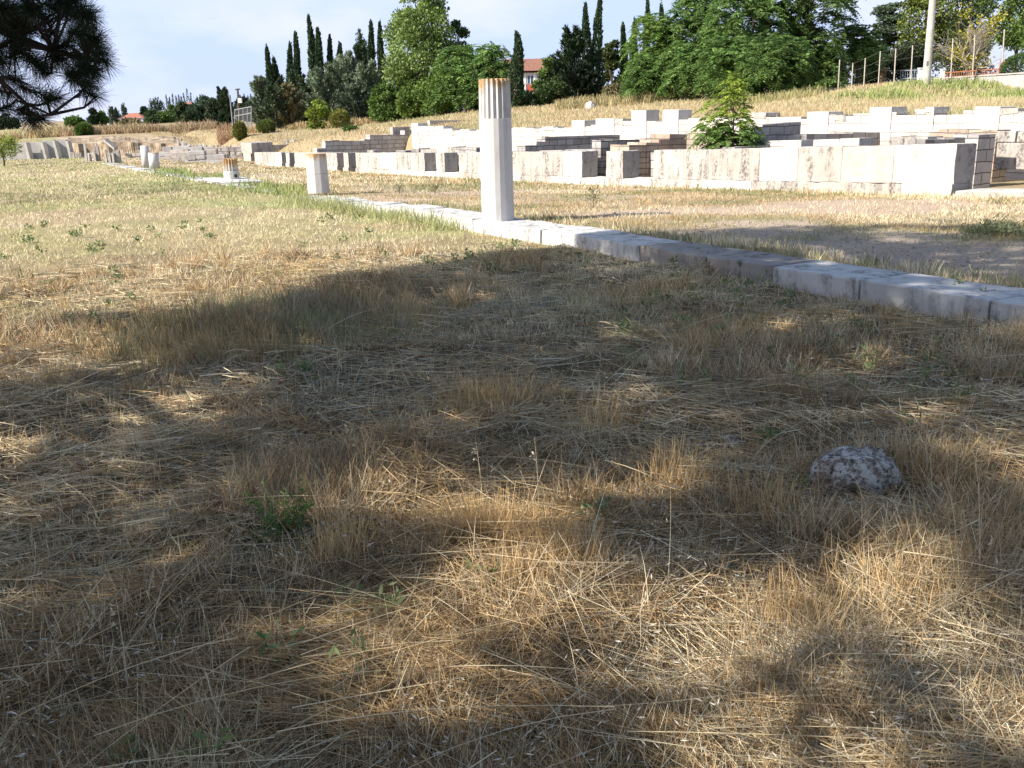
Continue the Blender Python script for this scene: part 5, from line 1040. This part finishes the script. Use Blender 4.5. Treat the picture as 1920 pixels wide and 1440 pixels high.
# the sunlit golden tuft in the middle foreground and others of its kind
Hp = []
for px, py, h_, k_, rad in [(930, 1000, .19, 420, .13), (1010, 1010, .15, 300, .12), (860, 1010, .17, 260, .10), (960, 1110, .12, 260, .14), (1480, 1150, .16, 260, .12), (1060, 1060, .14, 300, .14), (900, 760, .20, 380, .25), (1120, 800, .18, 260, .22), (640, 1040, .15, 220, .12), (1650, 1110, .15, 240, .16), (1760, 900, .14, 260, .2), (1230, 560, .22, 200, .35), (760, 600, .2, 300, .3), (1250, 900, .17, 300, .2), (1430, 960, .16, 260, .18)]:
    q = hit_lawn(px, py); o = rng.normal(size=(k_, 2))*rad*.6; x = q[0]+o[:, 0]; y = q[1]+o[:, 1]; D = np.stack([o[:, 0]*1.2+rng.normal(size=k_)*.22, o[:, 1]*1.2+rng.normal(size=k_)*.22, np.ones(k_)], 1)
    L = h_*(.5+.8*rng.random(k_)); Hp.append(ribbons(np.stack([x, y, terrain(x, y)-.01], 1), D, L, .0024+.0004*q[1], np.concatenate([D[:, :2]*.4, -.1*np.ones((k_, 1))], 1)*L[:, None], pal(k_, (.50, .33, .15), (.74, .54, .28), .12), 3, .3))
# pale husks of wild oats and long single stalks
x, y, r = polar(9000, 1.5, 9); k = (uv(x, y)[1] < -.1) & (fbm(x*1.4, y*1.4, 51) > .50); x, y, r = x[k], y[k], r[k]; n = len(x)
D = norm(np.stack([rng.normal(size=n), rng.normal(size=n), rng.normal(size=n)*.4], 1)); Hp.append(leaves(np.stack([x, y, terrain(x, y)+.02+.10*rng.random(n)], 1), D, .016+.012*rng.random(n)+.0012*r, .0030+.0006*r, pal(n, (.50, .46, .36), (.78, .73, .62), .1)))
for i in range(110):
    px = rng.uniform(-60, 1980); py = rng.uniform(620, 1500); q = hit_lawn(px, py); a = rng.random()*6.283; L = .35+.65*rng.random(); up_a = .05+.35*rng.random()**3; n_ = 1
    Hp.append(ribbons(np.array([[q[0], q[1], q[2]+.05+.08*rng.random()]]), np.array([[math.cos(a), math.sin(a), up_a]]), L, .0022+.0003*q[1], np.array([[rng.normal()*.12, rng.normal()*.12, -.12-up_a*.3]])*L, pal(1, (.58, .47, .28), (.80, .70, .48)), 6, .45))
for px, py, hh in [(1800, 1120, .5), (1835, 1110, .42), (1010, 960, .34), (905, 940, .3), (1110, 830, .5), (1880, 1200, .4), (240, 1290, .3), (1250, 1120, .42), (1560, 1200, .3), (690, 900, .3), (500, 1020, .3), (1700, 700, .35)]:
    q = hit_lawn(px, py); D = np.array([[rng.normal()*.12, .05, 1.0]]); P0 = np.array([[q[0], q[1], q[2]]]); Hp.append(ribbons(P0, D, hh, .0034, np.array([[-.12, 0, -.05]])*hh, pal(1, (.6, .5, .3), (.75, .66, .45)), 5, .4))
    k_ = 9; s_ = .62+.38*rng.random(k_); C = P0+norm(D)*hh*s_[:, None]+np.array([-.12, 0, -.05])*hh*(s_**2)[:, None]; Hp.append(leaves(C, np.stack([rng.normal(size=k_), rng.normal(size=k_)*.3, -.5*np.ones(k_)], 1), .018, .005, pal(k_, (.58, .50, .36), (.74, .66, .50))))
stuff('golden_straw', Hp, STRAW, 'bright golden straw tufts, long stalks and pale oat husks in the foreground')
# lawn further out, sunlit
def lawncol(x, y):
    u, v = uv(x, y); f = sm(u, 9, 20); c1 = zonecol(x, y, [PALE, ((.44, .42, .20), (.62, .58, .32)), PALE, GOLD], 61, .45); c2 = zonecol(x, y, [OLIVE, PALE, ((.30, .33, .12), (.46, .46, .21)), PALE], 63, .22); s = (rng.random(len(x)) < f)[:, None]; return np.where(s, c2, c1)
far_lawn = tufts(27000, 7, 7, 30, lambda x, y, r: .04+.06*rng.random(len(x)), .0015, .0006, lawncol, lambda x, y, u, v, r: lawn(u, v), spread=.05, rgrow=.04, nseg=1, lean=.6)
far_lawn2 = tufts(20000, 5, 26, 100, lambda x, y, r: .05+.08*rng.random(len(x)), .003, .0007, lawncol, lambda x, y, u, v, r: (v < V1-.3) & (u < 98) & ((v < 0) | (rng.random(len(x)) < .5)), spread=.05, rgrow=.05, nseg=1, lean=.6, a0=-34, a1=6)
stuff('lawn_grass', [far_lawn, far_lawn2], STRAW, 'short pale dry lawn grass between the viewer and the far ruins')
# greens: kerb foot grass, weeds
kg = []
n = 4200; u = rng.uniform(13.5, 31, n); v = -np.abs(rng.normal(size=n))*.30*(1+sm(u, 17, 25))-.02; g_ = fbm(u*.9, v*.9, 71) > .44; g_ |= np.abs(u-19.5) < 2.2; u, v = u[g_], v[g_]; n = len(u)
p = KD*u[:, None]+ND*(v+VK)[:, None]; H = .12+.22*rng.random(n)*(.5+.9*np.exp(-((u-19.5)/2.5)**2)+.5*np.exp(-((u-14.5)/1.2)**2)); D = np.stack([rng.normal(size=n)*.3, rng.normal(size=n)*.3, np.ones(n)], 1)
kg.append(ribbons(np.stack([p[:, 0], p[:, 1], terrain(p[:, 0], p[:, 1])-.01], 1), D, H, .013, np.concatenate([D[:, :2]*.5, -.15*np.ones((n, 1))], 1)*H[:, None], pal(n, (.24, .29, .10), (.52, .50, .26), .15), 2))
n = 1500; u = rng.uniform(24, 48, n); v = rng.uniform(-.4, 1.6, n); p = KD*u[:, None]+ND*(v+VK)[:, None]; k = fbm(u*.4, v*.7, 73) > .5; p = p[k]; n = len(p); H = .15+.2*rng.random(n); D = np.stack([rng.normal(size=n)*.3, rng.normal(size=n)*.3, np.ones(n)], 1)
kg.append(ribbons(np.stack([p[:, 0], p[:, 1], terrain(p[:, 0], p[:, 1])-.01], 1), D, H, .03, D*0, pal(n, (.15, .23, .06), (.36, .42, .14), .15), 1))
stuff('kerb_grass', kg, LEAF, 'fresh green grass growing thickly along the foot of the kerb and columns')
wd = []
x, y, r = polar(800, 2.2, 20, -32, 34); u, v = uv(x, y); k = (v < -.1) & (fbm(x*.7, y*.7, 81) > .50) & ((r > 5.5) | (rng.random(len(r)) < .06)); sel = np.stack([x[k], y[k]], 1)
sel = np.concatenate([sel, [hit_lawn(a_, b_)[:2] for a_, b_ in [(1180, 690), (1210, 585), (1250, 575), (915, 515), (930, 520), (720, 480), (160, 430), (640, 455), (570, 462), (1300, 560), (1120, 960), (1130, 975), (250, 570), (285, 440), (1480, 560), (1850, 590), (1790, 575)]]])
for q in sel:
    rr_ = math.hypot(*q); k_ = int(rng.integers(14, 34)); c = np.array([q[0], q[1], float(terrain(q[0:1], q[1:2])[0])]); D = rv(k_); D[:, 2] = np.abs(D[:, 2])+.2; hh = .05+.08*rng.random(); C = c+rng.normal(size=(k_, 3))*[.035, .035, 0]+np.array([0, 0, 1])*hh*rng.random((k_, 1))
    wd.append(leaves(C, D, .03+.03*rng.random(k_)+.001*rr_, .012+.0008*rr_, pal(k_, (.13, .18, .07), (.27, .32, .14), .15)))
stuff('weeds', wd, LEAF, 'small scattered green weeds in the dry grass', 'weeds')
q = hit_lawn(530, 1010); root = empty('green_weed', (q[0], q[1], tz(q[0], q[1])), label='leafy dark green weed with upright stems in the shaded left foreground', cat='plant'); mb = MB(); lp = []
for i in range(9):
    a = i*.75; b2 = np.array([math.cos(a)*.13, math.sin(a)*.10, .13+.12*random.random()]); mb.tube([(0, 0, 0), tuple(b2*.5+np.array([0, 0, .02])), tuple(b2)], [.0025, .002, .001], 4); k_ = 34; s_ = .15+.85*rng.random((k_, 1)); lp.append(leaves(b2*s_+rng.normal(size=(k_, 3))*.008, rv(k_)+b2*2, .022+.018*rng.random(k_), .009, pal(k_, (.06, .12, .03), (.17, .26, .07))))
k_ = 240; C = rng.normal(size=(k_, 3))*[.09, .07, .015]+[0, 0, .035]; lp.append(leaves(C, rv(k_), .03, .014, pal(k_, (.05, .10, .03), (.12, .19, .06)))); crown_obj(lp, root, name='leaves'); mb.build('stems', flat('weed_stem', (.18, .24, .08)), root, world=False)
for px, py, h_, lb in [(1112, 383, .42, 'thin dark branching weed standing on the dry terrace right of the tall column'), (815, 350, .30, 'low dark weed on the terrace left of the tall column'), (748, 346, .25, 'spreading dry weed on the terrace far left of the tall column')]:
    q = groundpt(px, py+6, .12); z_ = tz(q[0], q[1]); root = empty('terrace_weed', (q[0], q[1], z_), label=lb, cat='plant'); mb = MB(); lp = []
    mb.tube([(0, 0, 0), (.02, 0, h_)], [.008, .003], 4)
    for i in range(9):
        a = i*2.4; z1 = h_*(.25+.08*i); mb.tube([(0, 0, z1*.8), (math.cos(a)*.13, math.sin(a)*.08, z1+.06)], [.005, .002], 4); lp.append(leaves(np.array([[math.cos(a)*.1, math.sin(a)*.08, z1+.03]])+rng.normal(size=(12, 3))*.03, rv(12), .05, .02, pal(12, (.10, .12, .05), (.22, .22, .10))))
    crown_obj(lp, root, name='leaves'); mb.build('stems', flat('weed_stem2', (.14, .12, .08)), root, world=False)
q = groundpt(1872, 432, .15); z_ = tz(q[0], q[1]); root = empty('terrace_shrub', (q[0], q[1], z_), label='grey green bushy weed on the terrace near the right edge, behind the kerb', cat='plant'); k_ = 1500; C = rng.normal(size=(k_, 3))*[.20, .16, .07]; C[:, 2] = np.abs(C[:, 2])*(1.3-np.minimum(1, np.hypot(C[:, 0], C[:, 1])*2))+.02
crown_obj([leaves(C, rv(k_)*[1, 1, .6]+[0, 0, .7], .06, .016, pal(k_, (.12, .15, .08), (.30, .32, .17)))], root, name='leaves'); mb = MB()
for i in range(10): a = i*.63; mb.tube([(0, 0, 0), (math.cos(a)*.2, math.sin(a)*.16, .14+.05*(i % 3))], [.005, .002], 4)
mb.build('stems', flat('weed_stem3', (.2, .18, .1)), root, world=False)
# terrace grass
def tercol(x, y): return zonecol(x, y, [PALE, ((.44, .34, .20), (.62, .50, .32)), GOLD, OLIVE], 91, .5)
def tkeep(x, y, u, v, r):
    e_, g_, gv_ = regions(x, y); return (v > .75) & ((v < V1-.12) | ((u > UEND+1) & (v < V1+1.5))) & (rng.random(len(x)) < 1.02-e_*.85-gv_*.35) & (u > -3)
tg = [tufts(32000, 7, 7.5, 34, lambda x, y, r: .03+.06*rng.random(len(x)), .0015, .0006, tercol, tkeep, spread=.05, rgrow=.03, nseg=1, lean=.6, a0=-14, a1=40), tufts(8000, 5, 30, 90, lambda x, y, r: .05+.08*rng.random(len(x)), .004, .0011, tercol, tkeep, spread=.08, rgrow=.03, nseg=1, lean=.6, a0=-28, a1=2)]
kb = lambda x, y, u, v, r: (v > .66) & (v < 1.25) & (rng.random(len(x)) < .8)
tg.append(tufts(16000, 6, 7.5, 20, lambda x, y, r: .06+.10*rng.random(len(x)), .002, .0008, lambda x, y: zonecol(x, y, [PALE, OLIVE, GREYS, OLIVE], 93, .8), kb, spread=.04, nseg=2, a0=-10, a1=42))
wf = lambda x, y, u, v, r: (v > V1-1.0) & (v < V1-.1) & (rng.random(len(x)) < .75)
tg.append(tufts(22000, 5, 17, 70, lambda x, y, r: .06+.11*rng.random(len(x)), .003, .0009, lambda x, y: zonecol(x, y, [PALE, GOLD, OLIVE], 95, .8), wf, spread=.05, rgrow=.02, nseg=1, a0=-26, a1=38))
rt_ = lambda x, y, u, v, r: (u < 11.6) & (v > V1-.5) & (v < V2) & (rng.random(len(x)) < .45)
tg.append(tufts(5000, 6, 16, 30, lambda x, y, r: .05+.10*rng.random(len(x)), .003, .0009, lambda x, y: zonecol(x, y, [OLIVE, GOLD, PALE], 96, .8), rt_, spread=.06, nseg=1, a0=20, a1=42))
stuff('terrace_grass', tg, STRAW, 'sparse dry grass on the terrace between the kerb and the ruined walls')
x, y, r = polar(6000, 8, 26, -2, 40); u, v = uv(x, y); e_, g_, gv_ = regions(x, y); k = (v > .8) & (v < V1-.3) & (rng.random(len(x)) < .12+gv_+e_*.4); x, y, r = x[k], y[k], r[k]; n = len(x)
s_ = (.006+.014*rng.random(n)**3)*(1+r*.03); c0 = np.stack([x, y, terrain(x, y)+s_*.3], 1); oct_ = np.array([[1, 0, 0], [0, 1, 0], [-1, 0, 0], [0, -1, 0], [0, 0, .7], [0, 0, -.7]]); V = (c0[:, None, :]+oct_[None]*s_[:, None, None]*(1+.35*rng.normal(size=(n, 6, 1)))).reshape(-1, 3)
ft = np.array([[0, 1, 4], [1, 2, 4], [2, 3, 4], [3, 0, 4], [1, 0, 5], [2, 1, 5], [3, 2, 5], [0, 3, 5]]); F = (np.arange(n)[:, None, None]*6+ft[None]).reshape(-1, 3)
o = npmesh('gravel', V, F, leafmat('pebbles', trans=0.0, rough=.9), cols=np.repeat(pal(n, (.26, .22, .18), (.46, .41, .36), .12), 6, 0)); tag(o, 'loose pale gravel scattered over the bare part of the terrace', 'gravel', kind='stuff')
# grass on the bank behind the ruins
def hk(x, y, u, v, r): return (rng.random(len(x)) < .97) & ((v > V2+.45) | (u > UEND+2)) & (v > V1+1.2) & (y < 125)
def hillcol(x, y):
    u, v = uv(x, y); gr_ = (sm(v, V2+9, V2+18)*sm(u, 46, 26)*.5 > rng.random(len(x))*1.1)[:, None]; return np.where(gr_, pal(len(x), (.26, .30, .11), (.46, .47, .20), .15), zonecol(x, y, [((.52, .43, .26), (.60, .50, .31)), ((.48, .37, .20), (.56, .44, .25)), ((.52, .44, .27), (.60, .51, .33)), ((.40, .37, .19), (.48, .44, .24))], 97, .15, .06))
hg = [tufts(40000, 5, 24, 60, lambda x, y, r: .09+.14*rng.random(len(x)), .003, .0005, hillcol, hk, spread=.15, nseg=1, lean=.5, a0=-32, a1=38), tufts(34000, 5, 50, 125, lambda x, y, r: .12+.18*rng.random(len(x)), .005, .0006, hillcol, hk, spread=.3, nseg=1, lean=.5, a0=-34, a1=34)]
gk = lambda x, y, u, v, r: (v > V2+15) & (u < 36) & (y < 62) & (fbm(x*.3, y*.3, 99) > .42)
hg.append(tufts(5000, 7, 34, 62, lambda x, y, r: .2+.3*rng.random(len(x)), .02, .0008, lambda x, y: pal(len(x), (.17, .24, .07), (.42, .46, .17), .15), gk, spread=.3, nseg=2, lean=.35, a0=16, a1=38))
stuff('bank_grass', hg, STRAW, 'pale dry grass turning green to the right on the bank behind the ruins')
# tall dry scrub of the far left field and under the tree belt
def pxband(n, px0, px1, Y0, Y1):
    px = rng.uniform(px0, px1, n); Yv = rng.uniform(Y0, Y1, n); return (px-CX)/FPX*Yv*1.0/ math.cos(PITCH)*.985, Yv
sc_ = []
for n, a_, b_, Y0, Y1, h0, c_, fr in [(9000, 175, 480, 118, 128, 1.0, ((.26, .185, .11), (.48, .37, .22)), .4), (5000, -20, 190, 116, 122, 1.2, ((.42, .33, .18), (.62, .50, .30)), .44), (5000, 150, 330, 122, 132, 1.1, ((.36, .29, .15), (.52, .43, .24)), .4), (1500, 452, 492, 96, 106, .8, ((.30, .19, .12), (.48, .33, .2)), .3), (3400, 470, 760, 96, 99, .6, ((.36, .27, .14), (.58, .46, .26)), .5), (4000, 1050, 1300, 68, 76, .7, ((.28, .24, .12), (.50, .42, .22)), .45), (4000, 1320, 1560, 56, 60, .5, ((.28, .26, .11), (.46, .42, .20)), .45)]:
    x, y = pxband(n, a_, b_, Y0, Y1); k = fbm(x*.35, y*.35, int(a_) % 50+3) > fr; x, y = x[k], y[k]; n = len(x); H = h0*(.4+.8*rng.random(n))*(.5+fbm(x*.5, y*.5, 5)); D = np.stack([rng.normal(size=n)*.3, rng.normal(size=n)*.3, np.ones(n)], 1)
    sc_.append(ribbons(np.stack([x, y, terrain(x, y)-.05], 1), D, H, .10*Y0/120, D*0, pal(n, *c_, .18), 1, .4))
stuff('dry_scrub', sc_, STRAW, 'brown dry scrub and tall weeds along the far field edge and under the trees', 'scrub')
# eroded earth cut with dark soil on the far left
x0 = P(128, 268, 93); 
V = []; nn = 60
for i in range(nn+1):
    px = 128+212*i/nn; top = 256.5+2.5*math.sin(i*.21)+random.uniform(-.6, .6)+(px > 290)*(px-290)*.05; bot = 270+2*math.sin(i*.13+1)
    for j in range(7):
        t_ = j/6; Yd = 95-6*t_+.9*float(vnoise(np.array([px*.09]), np.array([j*.8]), 6)[0]); V.append(tuple(P(px, top+(bot-top)*t_, Yd)))
    V[-1] = (V[-1][0], V[-1][1], min(V[-1][2], tz(V[-1][0], V[-1][1])-.3)-.3); b3 = P(px, top, 97); V.append((b3[0], 97.5, b3[2]-.6))
V = np.array(V); I = np.arange(len(V)).reshape(nn+1, 8); Fb = np.concatenate([np.stack([I[:-1, j], I[1:, j], I[1:, j+1], I[:-1, j+1]], 1) for j in range(6)]+[np.stack([I[:-1, 7], I[1:, 7], I[1:, 0], I[:-1, 0]], 1)])
m, t, b = newmat('dark_earth', 1.0); n1 = noise(t, 1.1, 6, rough=.7); t.links.new(mix(t, ramp(t, n1.outputs['Fac'], [(.42, 0), (.62, 1)]).outputs[0], (.22, .165, .115), (.44, .36, .25)), b.inputs['Base Color']); bump(t, b, n1.outputs['Fac'], 1, .2)
o = npmesh('earth_bank', V, Fb, m); o['kind'] = 'structure'
